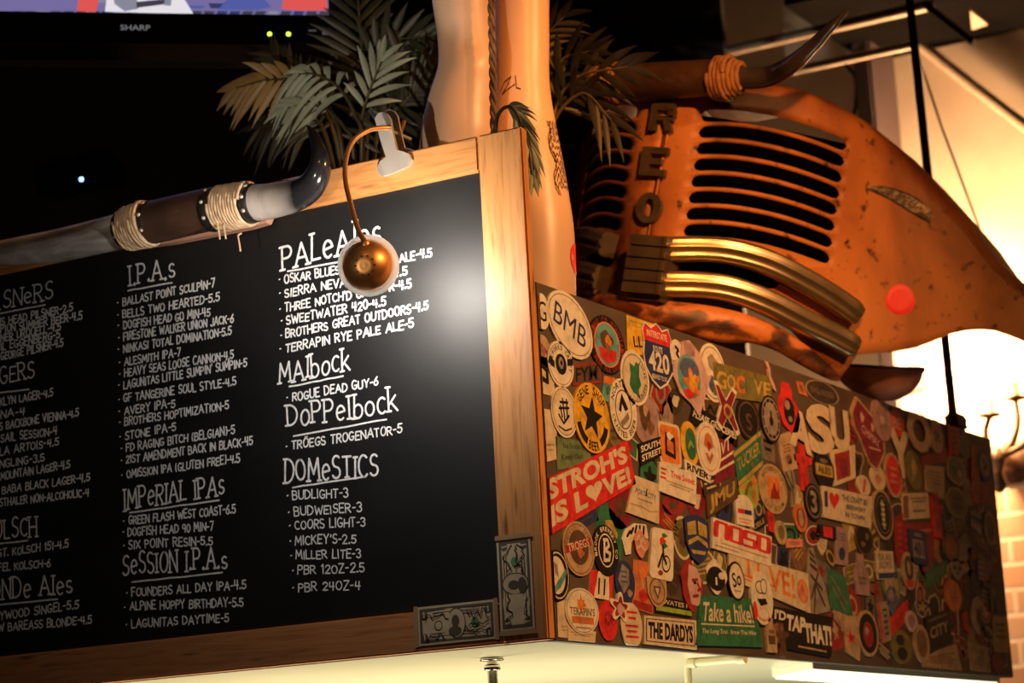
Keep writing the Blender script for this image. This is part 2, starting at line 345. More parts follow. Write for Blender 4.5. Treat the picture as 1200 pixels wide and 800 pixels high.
# ================================================================== canopy box
M_ply = noisy('sticker_panel_paint', [(.3, (.075, .052, .038)), (.7, (.12, .088, .066))], 7, 6, .55, stretch=(1, 1, 3))
M_soffit = noisy('cream_enamel', [(.3, (.62, .60, .46)), (.7, (.68, .66, .52))], 2, 3, .28, bump=.03)
M_plain = noisy('canopy_plywood', [(.3, (.10, .065, .04)), (.7, (.16, .10, .06))], 6, 6, .7)
XL = -1.72; YB = 2.409; ZT = 2.613
box = thing('bar_canopy', 'hanging box canopy over the bar carrying the chalkboard and sticker-covered side', 'canopy', (XL/2, YB/2, 2.0))
MB().bbox((-.018, .0225, 1.998), (0, YB, ZT), .0015).build('side_panel', M_ply, box)['label'] = 'brown side panel plastered with stickers'
MB().box((XL, .0225, ZT-.018), (-.0185, YB, ZT-.001)).build('top_panel', M_plain, box)
MB().box((XL+.02, .032, 2.003), (-.0185, YB-.02, 2.02)).build('soffit', M_soffit, box)['label'] = 'pale cream underside'
MB().box((XL+.02, .0225, 1.999), (-.0185, .0315, ZT-.019)).build('front_panel', M_plain, box)
MB().box((XL, YB-.0185, 1.999), (-.0185, YB, ZT-.019)).build('back_panel', M_plain, box)
MB().box((XL, .0225, 1.999), (XL+.0185, YB-.02, ZT-.019)).build('end_panel', M_plain, box)
# lit fixture and pipes under the canopy
q0 = on('z', 1.985, 1009, 779); 
lp = thing('light_fixture', 'bright white strip light under the far right end of the canopy', 'light', (-.06, 2.0, 2.002))
FX = [(-.024, q0[1]+.01), (-.19, q0[1]+.175), (-.19, 2.37), (-.024, 2.37)]
def prism(pts, z0, z1): n = len(pts); return MB().add([(x, y, z0) for x, y in pts]+[(x, y, z1) for x, y in pts], [tuple(range(n)), tuple(range(n, 2*n))[::-1]]+[(i, n+i, n+(i+1) % n, (i+1) % n) for i in range(n)])
prism(FX, 1.986, 2.0025).build('housing', mat('white_enamel', (.8, .78, .7), .4), lp)
prism([(-.03, q0[1]+.022), (-.184, q0[1]+.177), (-.184, 2.364), (-.03, 2.364)], 1.982, 1.9865).build('diffuser', mat('lit_diffuser', (.9, .9, .8), .5, emit=(1, .88, .58), es=2.6), lp)
M_chrome = mat('chrome', (.72, .70, .62), .18, 1.0)
pp = on('z', 2.0, 576, 757); pp = np.array([on('y', .30, 576, 765)[0], .30, 2.003])
pn = thing('drop_pipe', 'short steel pipe with couplings hanging under the chalkboard corner', 'pipe', pp)
MB().tube([pp, pp-np.array([0, 0, .16])], .0095, 14).build('pipe', M_chrome, pn)
for dz in (.012, .062): MB().lathe(pp-np.array([0, 0, dz+.012]), (0, 0, 1), [(.009, 0), (.0145, .001), (.0155, .006), (.0145, .011), (.009, .012)], 14).build('coupling', M_chrome, pn)
MB().lathe(pp-np.array([0, 0, .0055]), (0, 0, 1), [(0, 0), (.022, 0), (.022, .004), (0, .0045)], 18).build('flange', M_chrome, pn)
e0 = on('y', .78, 806, 777); e1 = on('y', .78, 872, 771)
ep = thing('elbow_pipe', 'cream pipe with an elbow bending down under the sticker panel', 'pipe', (e0[0], .78, e0[2]))
M_cpipe = mat('cream_pipe', (.85, .8, .6), .3)
k = np.array([0, 0, .03])
MB().tube(smooth_path([e1, e0*.7+e1*.3, e0+(e1-e0)*.08, e0-k*.35, e0-k*2, e0-k*5], 6), .0075, 12).build('pipe', M_cpipe, ep)
MB().tube([e0+(e1-e0)*.02, e0+(e1-e0)*.14], .0105, 12).build('elbow_socket', M_cpipe, ep)
MB().tube([e1-(e1-e0)*.12, e1+(e1-e0)*.02], .0105, 12).build('end_cap', M_cpipe, ep)
for kk in (.25, .8):
    p = e0+(e1-e0)*kk
    MB().tube([p, (p[0], p[1], 2.003)], .003, 6).build('hanger', M_cpipe, ep)

# ================================================================== chalkboard
M_pineH = pine('pine_rail', (1.0, 12, 12)); M_pineV = pine('pine_stile', (12, 12, 1.0))
def board_mat():
    m = noisy('chalkboard_paint', [(.35, (.0036, .0036, .004)), (.65, (.006, .006, .0065))], 2.2, 7, .4, 0, (1, 1, 2.2), .04)
    nt = m.node_tree; b = nt.nodes['Principled BSDF']; r = nt.nodes.new('ShaderNodeMapRange'); r.inputs[3].default_value = .50; r.inputs[4].default_value = .60
    nt.links.new(nt.nodes['Noise Texture'].outputs['Fac'], r.inputs[0]); nt.links.new(r.outputs[0], b.inputs['Roughness']); return m
M_board = board_mat()
M_chalk = noisy('chalk', [(.3, (.62, .62, .64)), (.6, (.88, .88, .9))], 120, 3, .9, bump=.1)
cb = thing('chalkboard', 'large pine-framed blackboard hand-lettered with the bottled beer list', 'menu board', (-.8, .01, 2.0))
xi = -.088; XF = -1.62
MB().bbox((XF+.05, .0102, 2.055), (xi+.02, .022, 2.84), .001).build('board_panel', M_board, cb)
MB().bbox((XF+.001, 0, 2.822), (xi-.0008, .022, 2.886), .003).build('top_rail', M_pineH, cb)
MB().bbox((XF+.001, 0, 2.0), (xi-.0008, .022, 2.069), .003).build('bottom_rail', pine('pine_bottom_rail', (1, 12, 12), (0, 0, 0), (.52, .22, .08), (.35, .125, .04)), cb)
MB().bbox((xi, -.0005, 2.0), (0, .022, 2.886), .003).build('stile', M_pineV, cb)
MB().bbox((XF-.088, -.0005, 2.0), (XF, .022, 2.886), .003).build('stile', M_pineV, cb)
RN = random.Random(4)
def chalk(mb, txt, s, e, cap, serif=False, prefix='', th=.085):
    YC = .0099
    a = on('y', YC, *s); b = on('y', YC, *e)
    h = on('y', YC, s[0], s[1]-cap)[2]-a[2]; h2 = on('y', YC, e[0], e[1]-cap)[2]-b[2]; h = (h+h2)/2
    pls, adv = strokes(txt, serif, .2, RN)
    L = b-a; sx = np.linalg.norm(L)/adv; ex = L/np.linalg.norm(L)
    tt = th*h
    def f(x, y, lift): return (a[0]+ex[0]*x, YC-.0001-.00005*lift, a[2]+ex[2]*x+y)
    def sc_(pls, x0): return [[((px+x0)*sx, py*h) for px, py in pl] for pl in pls]
    ribbon(mb, sc_(pls, 0), f, tt)
    if prefix:
        p2, ad2 = strokes(prefix, serif, .2, RN); ribbon(mb, sc_(p2, -ad2-.2), f, tt)
    return a, ex, h
def chalk_section(head, hs, he, hcap, ul, lines, cap=10.5, hpre='', th=.098):
    cap *= .88; hcap *= .95
    mb = MB(); chalk(mb, head, hs, he, hcap, True, hpre, .05)
    a = on('y', .0099, *ul[0]); b = on('y', .0099, *ul[1])
    n = 7; pl = [(a+(b-a)*i/n) for i in range(n+1)]
    ribbon(mb, [[(p[0], p[2]+RN.uniform(-.0006, .0006)) for p in pl]], lambda x, z, l: (x, .0098-.00005*l, z), .0016)
    mb.build('heading', M_chalk, cb)
    mb = MB()
    for t, s, e in lines:
        pre = ''
        if '|' in t: pre, t = t.split('|')
        if s[0] > 20: chalk(mb, '*', (s[0]-7, s[1]+1), (s[0]-5, s[1]+.7), cap)
        chalk(mb, t, s, e, cap, False, pre, th)
    mb.build('price_list', M_chalk, cb)
chalk_section('PALeAles', (331, 315.5), (446, 285), 31, [(337, 318), (440, 299)], [
 ("OSKAR BLUES DALES PALE ALE-4.5", (333.5, 332), (506, 300)), ("SIERRA NEVADA PALE-4.5", (334, 348), (477, 322)), ("THREE NOTCH'D GHOST R-4.5", (334, 365), (482, 336.5)),
 ("SWEETWATER 420-4.5", (336, 380), (452, 357.6)), ("BROTHERS GREAT OUTDOORS-4.5", (335, 396), (501.5, 362.5)), ("TERRAPIN RYE PALE ALE-5", (335, 413), (484.6, 383))], 11, th=.1)
chalk_section('MAlbock', (327.6, 449.6), (410, 432), 26, [(339, 453), (402, 440.5)], [("ROGUE DEAD GUY-6", (343, 470), (443, 451))], 11, th=.1)
chalk_section('Doppelbock', (337.4, 500), (466, 482), 27, [(344, 511), (453, 491)], [("TR\u00d6EGS TROGENATOR-5", (342, 526), (471, 507))], 11, th=.095)
chalk_section('DOMeSTICS', (334, 565), (443, 557), 28, [(343, 571), (429, 558)], [
 ("BUDLIGHT-3", (343, 585), (408, 582)), ("BUDWEISER-3", (345, 604), (424, 599)), ("COORS LIGHT-3", (346, 620), (428, 616)), ("MICKEY'S-2.5", (346, 638), (417, 636)),
 ("MILLER LITE-3", (347, 655), (423, 653)), ("PBR 12OZ-2.5", (349, 673), (427, 670)), ("PBR 24OZ-4", (350, 693), (422, 690))], 11.5, th=.085)
chalk_section('I.P.A.s', (151.5, 334.4), (204.7, 325), 24, [(150, 340.6), (201.6, 331)], [
 ("BALLAST POINT SCULPIN-7", (144, 358), (251.5, 336)), ("BELLS TWO HEARTED-5.5", (144, 372.5), (257, 352.5)), ("DOGFISH HEAD GO MIN-45", (145, 385), (246, 370)),
 ("FIRESTONE WALKER UNION JACK-6", (145, 399), (273.5, 377.5)), ("NINKASI TOTAL DOMINATION-5.5", (145, 413), (271, 392)), ("ALESMITH IPA-7", (146, 428), (211.6, 417)),
 ("HEAVY SEAS LOOSE CANNON-4.5", (146, 441), (273.5, 420)), ("LAGUNITAS LITTLE SUMPIN' SUMPIN-5", (145, 455.6), (289, 429)), ("GF TANGERINE SOUL STYLE-4.5", (145, 471), (276.5, 451)),
 ("AVERY IPA-5", (146, 486), (205, 476.6)), ("BROTHERS HOPTIMIZATION-5", (146, 498.5), (268, 479)), ("STONE IPA-5", (147, 515), (206, 504)),
 ("FD RAGING BITCH (BELGIAN)-5", (148, 529), (275, 508)), ("21ST AMENDMENT BACK IN BLACK-45", (148, 543), (296, 520.6)), ("OMISSION IPA (GLUTEN FREE)-4.5", (149, 560), (281, 541))], 10.5)
chalk_section('IMPeRIAL IPAs', (145.5, 597.5), (262.5, 579), 25, [(152, 600.5), (257, 586)], [
 ("GREEN FLASH WEST COAST-6.5", (151, 614), (276, 600.5)), ("DOGFISH HEAD 90 MIN-7", (150, 628), (250, 621)), ("SIX POINT RESIN-5.5", (151, 643), (249, 638))], 11)
chalk_section('SeSSION I.P.A.s', (144, 672.5), (266, 665), 25, [(154.5, 682), (260.6, 670.6)], [
 ("FOUNDERS ALL DAY IPA-4.5", (154.5, 699), (288, 689)), ("ALPINE HOPPY BIRTHDAY-5.5", (152.6, 714.5), (285, 710)), ("LAGUNITAS DAYTIME-5", (154.5, 735.5), (268, 728))], 11)
chalk_section('SNeRS', (4, 361), (61.6, 350), 20, [(-25, 372.5), (53, 357)], [
 ("DOGFI|S HEAD PILSNER-2.5", (2, 381), (85, 364)), ("CHAM|PION SUMMER BEER-4.5", (1, 390), (96, 374)), ("PILS|NER URQUELL-4.5", (1, 400), (71, 386.5)), ("|IL EGGENBERG-5", (1, 410), (70, 396)),
 ("ST |GEORGE PILSNER-4.5", (1, 422), (74, 405.6))], 10, 'PIL')
chalk_section('GERS', (0, 449), (40, 441.7), 20, [(-25, 463), (34, 456)], [
 ("BROO|KLYN LAGER-4.5", (0, 475), (62, 464)), ("CORO|NA-4", (1, 490), (28.6, 485.6)), ("DEVIL|S BACKBONE VIENNA-4.5", (0, 503.6), (92, 487.6)), ("FULL |SAIL SESSION-4", (1, 517.6), (66.6, 509)),
 ("STEL|LA ARTOIS-4.5", (0, 533.6), (68.6, 521)), ("YUE|NGLING-3.5", (0, 548), (52, 540)), ("BLUE |MOUNTAIN LAGER-4.5", (1, 562), (82, 548)), ("STARR AL|I BABA BLACK LAGER-4.5", (-3, 579), (105, 563)),
 ("CLAU|STHALER NON-ALCOHOLIC-4", (0, 593), (104, 581))], 10, 'LA')
chalk_section('OLSCH', (-6, 632), (43, 627.5), 23, [(-25, 640), (32.5, 633)], [("CHAMPION |ST. KOLSCH 151-4.5", (-2, 652.5), (80, 641)), ("GAF|FEL KOLSCH-6", (-2, 668.8), (59, 664))], 10, 'K')
chalk_section('NDe Ales', (3, 702.5), (84.5, 695), 24, [(-30, 711), (67.5, 702)], [("HOLL|YWOOD SINGEL-5.5", (0, 726), (92, 712.5)), ("RA|W BAREASS BLONDE-4.5", (-2, 740), (107.5, 730))], 10.5, 'BLO')

# ---- dollar bills taped to the frame
M_bill = noisy('banknote_paper', [(.3, (.56, .43, .27)), (.7, (.70, .55, .36))], 40, 4, .7, bump=.1); M_ink = mat('grey_brown_ink', (.10, .075, .05), .7); M_seal = mat('green_seal', (.12, .26, .10), .6)
M_mark = mat('black_marker', (.012, .011, .01), .5); M_tape = mat('clear_tape', (.42, .27, .15), .15)
def bill(label, o, ax, ay, seed):
    """o: lower left corner, ax long axis, ay short axis (3D unit vectors)"""
    r = random.Random(seed); mb = MB(); o = np.array(o); ax = np.array(ax, float); ay = np.array(ay, float); Wb, Hb = .156, .066
    def P(x, y, l=0): return o+ax*x*Wb+ay*y*Hb+np.array([0, -1, 0])*(.0012+.00018*l+.0006*math.sin(9*x+seed)*math.sin(3*y))
    def sheet(x0, y0, x1, y1, l, m, n=16):
        vs = []; fs = []
        for i in range(n+1):
            x = x0+(x1-x0)*i/n; vs += [P(x, y0, l), P(x, y1, l)]
        for i in range(n): fs.append((2*i, 2*i+2, 2*i+3, 2*i+1))
        mb.add(vs, fs, m)
    sheet(0, 0, 1, 1, 0, 0)
    for x0, y0, x1, y1 in ((.03, .06, .97, .13), (.03, .87, .97, .94), (.03, .1, .065, .9), (.935, .1, .97, .9)): sheet(x0, y0, x1, y1, 1, 1)
    for x, y in ((.09, .78), (.91, .78), (.09, .2), (.91, .2)):
        mb.add([P(x+.045*math.cos(t), y+.1*math.sin(t), 2) for t in np.linspace(0, 2*math.pi, 14)[:-1]], [tuple(range(13))], 1)
        ribbon(mb, [[((x-.012)*Wb, (y+.04)*Hb), (x*Wb, (y+.07)*Hb), (x*Wb, (y-.07)*Hb)]], lambda a, b, l: P(a/Wb, b/Hb, 3+l*.1), .0011, 0)
    def ell(cx, cy, rx, ry, l, m): mb.add([P(cx+rx*math.cos(t), cy+ry*math.sin(t), l) for t in np.linspace(0, 2*math.pi, 28)[:-1]], [tuple(range(27))], m)
    ell(.5, .5, .12, .40, 2, 1); ell(.5, .5, .108, .36, 3, 0); ell(.49, .55, .05, .16, 4, 1); ell(.48, .3, .085, .13, 4.5, 1)
    ell(.27, .48, .055, .13, 2, 1); ell(.27, .48, .04, .10, 3, 0); ell(.74, .48, .05, .12, 2, 2)
    for y in (.2, .27, .73, .8): sheet(.2 if y > .5 else .16, y, .8, y+.02, 2, 1)
    for (x, y, w, h, n) in ((.1, .62, .3, .2, 9), (.64, .55, .28, .28, 10), (.6, .2, .32, .22, 12), (.1, .1, .24, .16, 8), (.66, .36, .25, .12, 10)):
        pl = [((x+w*i/n)*Wb, (y+h*r.random())*Hb) for i in range(n+1)]
        ribbon(mb, [pl], lambda a, b, l: P(a/Wb, b/Hb, 5.2+l*.1), .00085, 3)
    for x0, x1 in ((-.04, .012), (.985, 1.035)): sheet(x0, -.03, x1, 1.03, 7, 4, 3)
    return tag(mb.build('dollar_bill', [M_bill, M_ink, M_seal, M_mark, M_tape]), label, 'banknote')
b0 = on('y', 0, 491, 757)
bill('scribbled dollar bill taped lying flat along the bottom rail of the chalkboard frame', (b0[0], 0, b0[2]), (1, 0, 0), (0, 0, 1), 1)
b1 = on('y', -.0005, 627.5, 736.5)
bill('scribbled dollar bill taped upright on the right post of the chalkboard frame', (b1[0], -.0005, b1[2]), (0, 0, 1), (-1, 0, 0), 2)

# ================================================================== clip lamp
M_steel = noisy('brushed_steel', [(.3, (.50, .44, .38)), (.7, (.60, .54, .47))], 30, 3, .4, .45, (1, 1, .1), .03)
M_copper = mat('copper', (.78, .38, .13), .42, .9); M_white = mat('frosted_white_rim', (.92, .92, .9), .5); M_white.node_tree.nodes['Principled BSDF'].inputs['Transmission Weight'].default_value = .55
lm = thing('clip_lamp', 'copper gooseneck clip lamp clamped on the top rail of the chalkboard', 'lamp', on('y', -.01, 455, 175))
outl = [(439, 139), (443, 132.5), (448, 131), (453, 133), (457, 139), (460, 155), (465, 176), (471, 177), (479, 180), (482.5, 187), (478, 195), (464, 201), (449, 206.5), (443, 204), (441.5, 197), (445, 189), (452, 184), (446, 165)]
def slab(mb, px, y0, y1, m=0):
    A = [on('y', y0, *p) for p in px]; n = len(A); Bk = [p+np.array([0, y1-y0, 0]) for p in A]
    mb.add(A+Bk, [tuple(range(n)), tuple(range(n, 2*n))[::-1]]+[(i, n+i, n+(i+1) % n, (i+1) % n) for i in range(n)], m)
m_ = MB(); slab(m_, outl, -.008, -.0015); m_.build('clip_plate', M_steel, lm)
m_ = MB(); slab(m_, [(x+9, y-3) for x, y in outl], .0235, .0275); m_.build('rear_jaw', M_steel, lm)
a = on('y', -.006, 454, 152); MB().tube([a, a+np.array([0, .075, 0])], .0035, 8).build('bolt', M_steel, lm)
w = on('y', .05, 471, 146)
MB().tube(smooth_path([on('y', .05, 467, 163), on('y', .05, 471, 150), on('y', .05, 474, 141)], 4), [.004]*9, 8).build('wing_nut', M_copper, lm)
MB().lathe(on('y', .045, 469, 161), (0, -1, 0), [(0, -.006), (.006, -.005), (.008, 0), (.006, .005), (0, .006)], 12).build('nut', M_soot, lm)
DC = on('y', -.19, 431, 311); ax = ray(431, 311); ax /= np.linalg.norm(ax)
ax = ax*.9+np.array([.05, .1, 0]); ax /= np.linalg.norm(ax)
neck = smooth_path([on('y', y, u, v) for u, v, y in [(456, 150, -.012), (446, 150, -.03), (431, 153, -.06), (414, 165, -.095), (405.5, 186, -.125), (405, 212, -.15), (412, 243, -.18), (420, 270, -.205)]]+[DC-ax*.028+np.array([0, 0, .040]), DC-ax*.026+np.array([0, 0, .030])], 14)
m_ = MB(); m_.tube(neck, [.0042+.0006*(i % 2) for i in range(len(neck))], 10)
m_.build('gooseneck', M_copper, lm)
R0 = .0435
prof = [(0, -.044), (.008, -.0435)]+[(R0*math.sin(t), -R0*1.05*math.cos(t)) for t in np.linspace(.28, math.pi/2, 10)]
sh = MB().lathe(DC, ax, prof, 32).build('lamp_shade', M_copper, lm)
MB().lathe(DC, ax, [(R0+.0005, -.006), (.0495, .001), (.0525, .009), (.0515, .0098), (.0475, .003), (.0415, -.004)]+[(.041*math.cos(t), -.004-.036*math.sin(t)) for t in np.linspace(.1, 1.5, 7)], 32).build('inner_liner', M_white, lm)
MB().lathe(DC-ax*.028+np.array([0, 0, .0345]), (-ax[0]*.6, -ax[1]*.6, .8), [(0, -.008), (.008, -.008), (.0085, 0), (.007, .008), (0, .009)], 14).build('neck_socket', M_copper, lm)
vx = np.cross(ax, [0, 0, 1.]); vx /= np.linalg.norm(vx); vz = np.cross(vx, ax); m_ = MB()
for i in range(10):
    t = 2*math.pi*i/10; d = -ax*.93*R0*1.05+(vx*math.cos(t)+vz*math.sin(t))*R0*.37; p = DC+d*1.005; nn = d/np.linalg.norm(d)
    m_.lathe(p, nn, [(0, .0006), (.0016, .0005), (.0016, -.001)], 8)
m_.build('vent_hole', M_mark, sh)
MB().lathe(DC, ax, [(0, -.028), (.010, -.026), (.014, -.014), (.017, -.004), (.014, .006), (0, .012)], 16).build('bulb', mat('lit_lamp_bulb', (1, 1, 1), .4, emit=(1, .93, .84), es=60), lm)
point('clip_lamp_light', tuple(DC+ax*.022), 8.0, (1, .92, .82), .016)

# ================================================================== horns
M_horn = noisy('horn_pale_to_dark', [(.28, (.22, .19, .18)), (.45, (.55, .50, .47)), (.6, (.90, .86, .82))], 9, 7, .2, 0, (.5, 1, 3), .1, (0, 0, 0), .8)
M_hornd = noisy('polished_black_horn', [(.3, (.012, .010, .010)), (.7, (.05, .042, .04))], 10, 5, .12)
M_leath = noisy('brown_leather', [(.3, (.035, .016, .010)), (.7, (.085, .040, .024))], 12, 6, .45)
M_band = noisy('black_leather', [(.3, (.008, .007, .006)), (.7, (.02, .017, .015))], 20, 4, .5)
M_sisal = noisy('sisal_rope', [(.3, (.50, .32, .18)), (.7, (.80, .58, .37))], 60, 4, .85, bump=.6)
M_pink = pine('plaque_wood', (1, 14, 14), (0, 0, 0), (.52, .27, .18), (.38, .17, .10))
def helix(mb, A, Bp, r0, r1, turns, tr, m=0):
    A = np.array(A); Bp = np.array(Bp); d = (Bp-A)/np.linalg.norm(Bp-A); N = np.cross(d, [0, 0, 1.]); N /= np.linalg.norm(N); B_ = np.cross(d, N); P = []
    n = int(turns*22)
    for i in range(n+1):
        f = i/n; t = 2*math.pi*turns*f; r = r0+(r1-r0)*f
        P.append(A+(Bp-A)*f+r*(math.cos(t)*N+math.sin(t)*B_))
    mb.tube(P, [tr*(1+.16*math.sin(i*1.9)) for i in range(n+1)], 7, m)
    return mb
YH = -.052
H = lambda u, v, y=YH: on('y', y, u, v)
hm = thing('horn_mount', 'pair of polished cattle horns with rope and leather mounted on the chalkboard top', 'horns', (H(215, 255)[0], 0, H(215, 255)[2]-.06))
pl = [(158, 276), (190, 258), (260, 232), (300, 228), (311, 236), (315, 252), (311, 261), (292, 266.5), (200, 284.5), (172, 288)]
m_ = MB(); slab(m_, pl, -.020, -.0012); m_.build('plaque', M_pink, hm)
P = smooth_path([H(157, 266), H(200, 255.5), H(250, 244.5), H(280, 241)], 6)
MB().tube(P, lin([.040, .0405, .040, .037], len(P)), 24).build('core', M_leath, hm)
m_ = helix(MB(), H(149, 268.5), H(167, 263.5), .0395, .0415, 6.5, .0036); helix(m_, H(167, 263.5), H(175, 261), .0425, .0415, 2.6, .0042); m_.build('rope_wrap', M_sisal, hm)
m_ = helix(MB(), H(258, 244.3), H(293, 238.5), .0405, .0395, 11, .0036)
for (u, v) in ((255, 262), (279, 276), (262, 264)):
    p = H(u, v, -.075); m_.tube(smooth_path([p+np.array([0, .01, .006]), p, p+np.array([.002, .0, -.014]), p+np.array([.004, 0, -.03+.004*(u % 3)])], 4), .0018, 5)
m_.build('rope_wrap', M_sisal, hm)
for (ua, va, ub, vb, ra, rb) in ((142, 270, 150, 268, .0345, .037), (174, 261, 183, 258.8, .0412, .0408), (246, 246.5, 257, 244.3, .0412, .041), (292, 238.7, 301, 237.2, .0368, .0355)):
    A = H(ua, va); Bq = H(ub, vb)
    bd = MB().tube([A, A*.9+Bq*.1, A*.1+Bq*.9, Bq], [ra*.97, ra, rb, rb*.97], 24).build('band', M_band, hm)
    d = (Bq-A)/np.linalg.norm(Bq-A); N = np.array([0, -1, 0.]); N -= d*(N @ d); N /= np.linalg.norm(N); B_ = np.cross(d, N)
    for t in (-50, -8, 34):
        q = math.radians(t); nn = math.cos(q)*N+math.sin(q)*B_; c = (A+Bq)/2+nn*(ra+rb)/2
        MB().lathe(c, nn, [(.0042, -.001), (.004, .0012), (.0022, .003), (0, .0034)], 10).build('stud', M_steel, bd)
P = smooth_path([H(150, 268), H(115, 277), H(70, 287), H(30, 293), H(-10, 297), H(-60, 297), H(-105, 284), H(-135, 255)], 7)
MB().tube(P, lin([.0345, .0335, .032, .0285, .023, .017, .011, .003], len(P)), 20).build('horn', M_horn, hm)
P = smooth_path([H(296, 238), H(320, 235), H(345, 229), H(363, 219, -.058), H(373, 203, -.066), H(375, 186, -.066), H(372, 170, -.06), H(366, 156, -.05), H(360, 147, -.045)], 6)
def horn_tip_mat():
    m = noisy('horn_shading_to_black', [(.3, (.10, .08, .07)), (.5, (.34, .29, .26)), (.75, (.62, .55, .50))], 9, 6, .17, 0, (1, 1, 1), .08, (0, 0, 0), .8)
    nt = m.node_tree; L = nt.links.new; sx = nt.nodes.new('ShaderNodeSeparateXYZ'); mr = nt.nodes.new('ShaderNodeMapRange'); x0 = H(325, 235)[0]-hm.location[0]; x1 = H(358, 225)[0]-hm.location[0]
    mr.inputs[1].default_value = x0; mr.inputs[2].default_value = x1
    n2 = nt.nodes['Noise Texture']; ad = nt.nodes.new('ShaderNodeMath'); ad.operation = 'MULTIPLY_ADD'; ad.inputs[1].default_value = .10; ad.inputs[2].default_value = -.05
    a2 = nt.nodes.new('ShaderNodeMath'); mx = nt.nodes.new('ShaderNodeMixRGB'); mx.inputs[2].default_value = (.012, .011, .012, 1)
    L(nt.nodes['Texture Coordinate'].outputs['Object'], sx.inputs[0]); L(n2.outputs['Fac'], ad.inputs[0]); L(sx.outputs['X'], a2.inputs[0]); L(ad.outputs[0], a2.inputs[1]); L(a2.outputs[0], mr.inputs[0]); L(mr.outputs[0], mx.inputs[0])
    L(nt.nodes['Color Ramp'].outputs[0], mx.inputs[1]); L(mx.outputs[0], nt.nodes['Principled BSDF'].inputs['Base Color']); return m
MB().tube(P, lin([.034, .0325, .030, .0265, .0225, .0175, .013, .008, .0015], len(P)), 20).build('horn', horn_tip_mat(), hm)

# ================================================================== television
P0 = dep(385, 20, 5.4); hh = -YAW+math.radians(79); TW = np.array([math.sin(hh), math.cos(hh), 0]); TN = np.array([math.cos(hh), -math.sin(hh), 0]); TN = TN if TN @ (CAM-P0) > 0 else -TN; TU = np.array([0, 0, 1.])
def T(a, b, n=0.): return P0+TW*a+TU*b+TN*n
def tvbox(mb, a0, b0, a1, b1, n0, n1, m=0):
    vs = [T(a, b, n) for n in (n0, n1) for b in (b0, b1) for a in (a0, a1)]
    return mb.add(vs, [(0, 2, 3, 1), (4, 5, 7, 6), (0, 1, 5, 4), (2, 6, 7, 3), (0, 4, 6, 2), (1, 3, 7, 5)], m)
def tvuv(u, v):
    w = ray(u, v); t = ((P0-CAM) @ TN)/(w @ TN); p = CAM+w*t-P0; return p @ TW, p @ TU
tv = thing('television', 'flat screen television showing a ball game, hung above the chalkboard at top left', 'television', T(-.51, -.12, -.04))
M_gloss = mat('piano_black', (.006, .006, .007), .15); M_tvdark = mat('charcoal_plastic', (.022, .022, .026), .4)
TVW = 1.03
m_ = MB(); tvbox(m_, -TVW-.05, -.068, .05, 0, -.05, .012); tvbox(m_, 0, 0, .05, .62, -.05, .012); tvbox(m_, -TVW-.05, 0, -TVW, .62, -.05, .012); tvbox(m_, -TVW, .58, 0, .62, -.05, .012); tvbox(m_, -TVW, 0, 0, .58, -.055, -.02); m_.build('bezel', M_gloss, tv)
m_ = MB(); tvbox(m_, -TVW+.1, -.112, -.1, -.070, -.05, .002); m_.build('speaker_bar', M_tvdark, tv)
def em(n, c, s=1.0): return mat(n, (.02, .02, .02), .3, emit=c, es=s)
picm = [em('picture_purple', (.22, .18, .42), .8), em('picture_white', (.86, .82, .86), .9), em('picture_red', (.82, .10, .09), .9), em('picture_navy', (.03, .04, .13)), em('picture_grey', (.30, .30, .38), .8), em('picture_dark', (.05, .045, .07)), em('picture_blue', (.10, .13, .45), .8)]
m_ = MB(); tvbox(m_, -TVW, 0, 0, .58, -.02, 0, 0)
r = random.Random(3)
def pic(pts, m, l): m_.add([T(*tvuv(*p), .0006*l) for p in pts], [tuple(range(len(pts)))], m)
for i in range(46):
    u = r.uniform(0, 380); v = r.uniform(-60, 12); w_ = r.uniform(8, 34); h_ = r.uniform(2.5, 6)
    if v+h_ < 16: pic([(u-w_/2, v-h_/2), (u+w_/2, v-h_/2+.3), (u+w_/2-4, v+h_/2+.3), (u-w_/2+3, v+h_/2)], r.choice([0, 1, 4, 6, 4, 3, 6]), 1+.05*i)
for i in range(26): pic([(i*15, 13.3), (i*15+12, 13.5), (i*15+9, 19), (i*15-2, 18.6)], r.choice([3, 5, 4, 5]), 4)
pic([(90, 13.5), (96, -30), (124, -30), (112, 15)], 2, 5); pic([(123, 14.2), (128, -25), (152, -40), (190, -40), (210, -10), (227, 17.5)], 1, 6)
pic([(133, -4), (160, -5), (162, 11), (146, 14), (134, 5)], 4, 7); pic([(160, 10), (200, 5), (201, -5), (196, -6), (190, 0), (160, 3)], 5, 8); pic([(196, -20), (203, -18), (200, 8), (192, 7)], 4, 9)
pic([(255, 12), (275, -10), (300, -12), (318, 9), (300, 12.5)], 6, 5); pic([(330, 11), (336, -20), (380, -20), (384, 13), (350, 13)], 2, 6)
m_.build('screen', picm, tv)['label'] = 'lit screen with blurred players in red and white'
V, F, _ = glyphmesh('SHARP', .012); a0, b0 = tvuv(141, 37.5); a1, b1 = tvuv(176, 31.5); m_ = MB()
m_.add([T((a0+a1)/2+x*(a1-a0), (b0+b1)/2+y*(b1-b0), .0127) for x, y in V], F); m_.build('logo', em('logo_grey', (.30, .30, .32), .5), tv)
for u in (315.5, 337.5):
    a, b = tvuv(u, 42); MB().lathe(T(a, b, .0122), TN, [(.0052, 0), (.0052, .001), (.003, .003), (0, .0035)], 12).build('indicator_light', em('green_led', (.55, 1, .05), 3), tv)
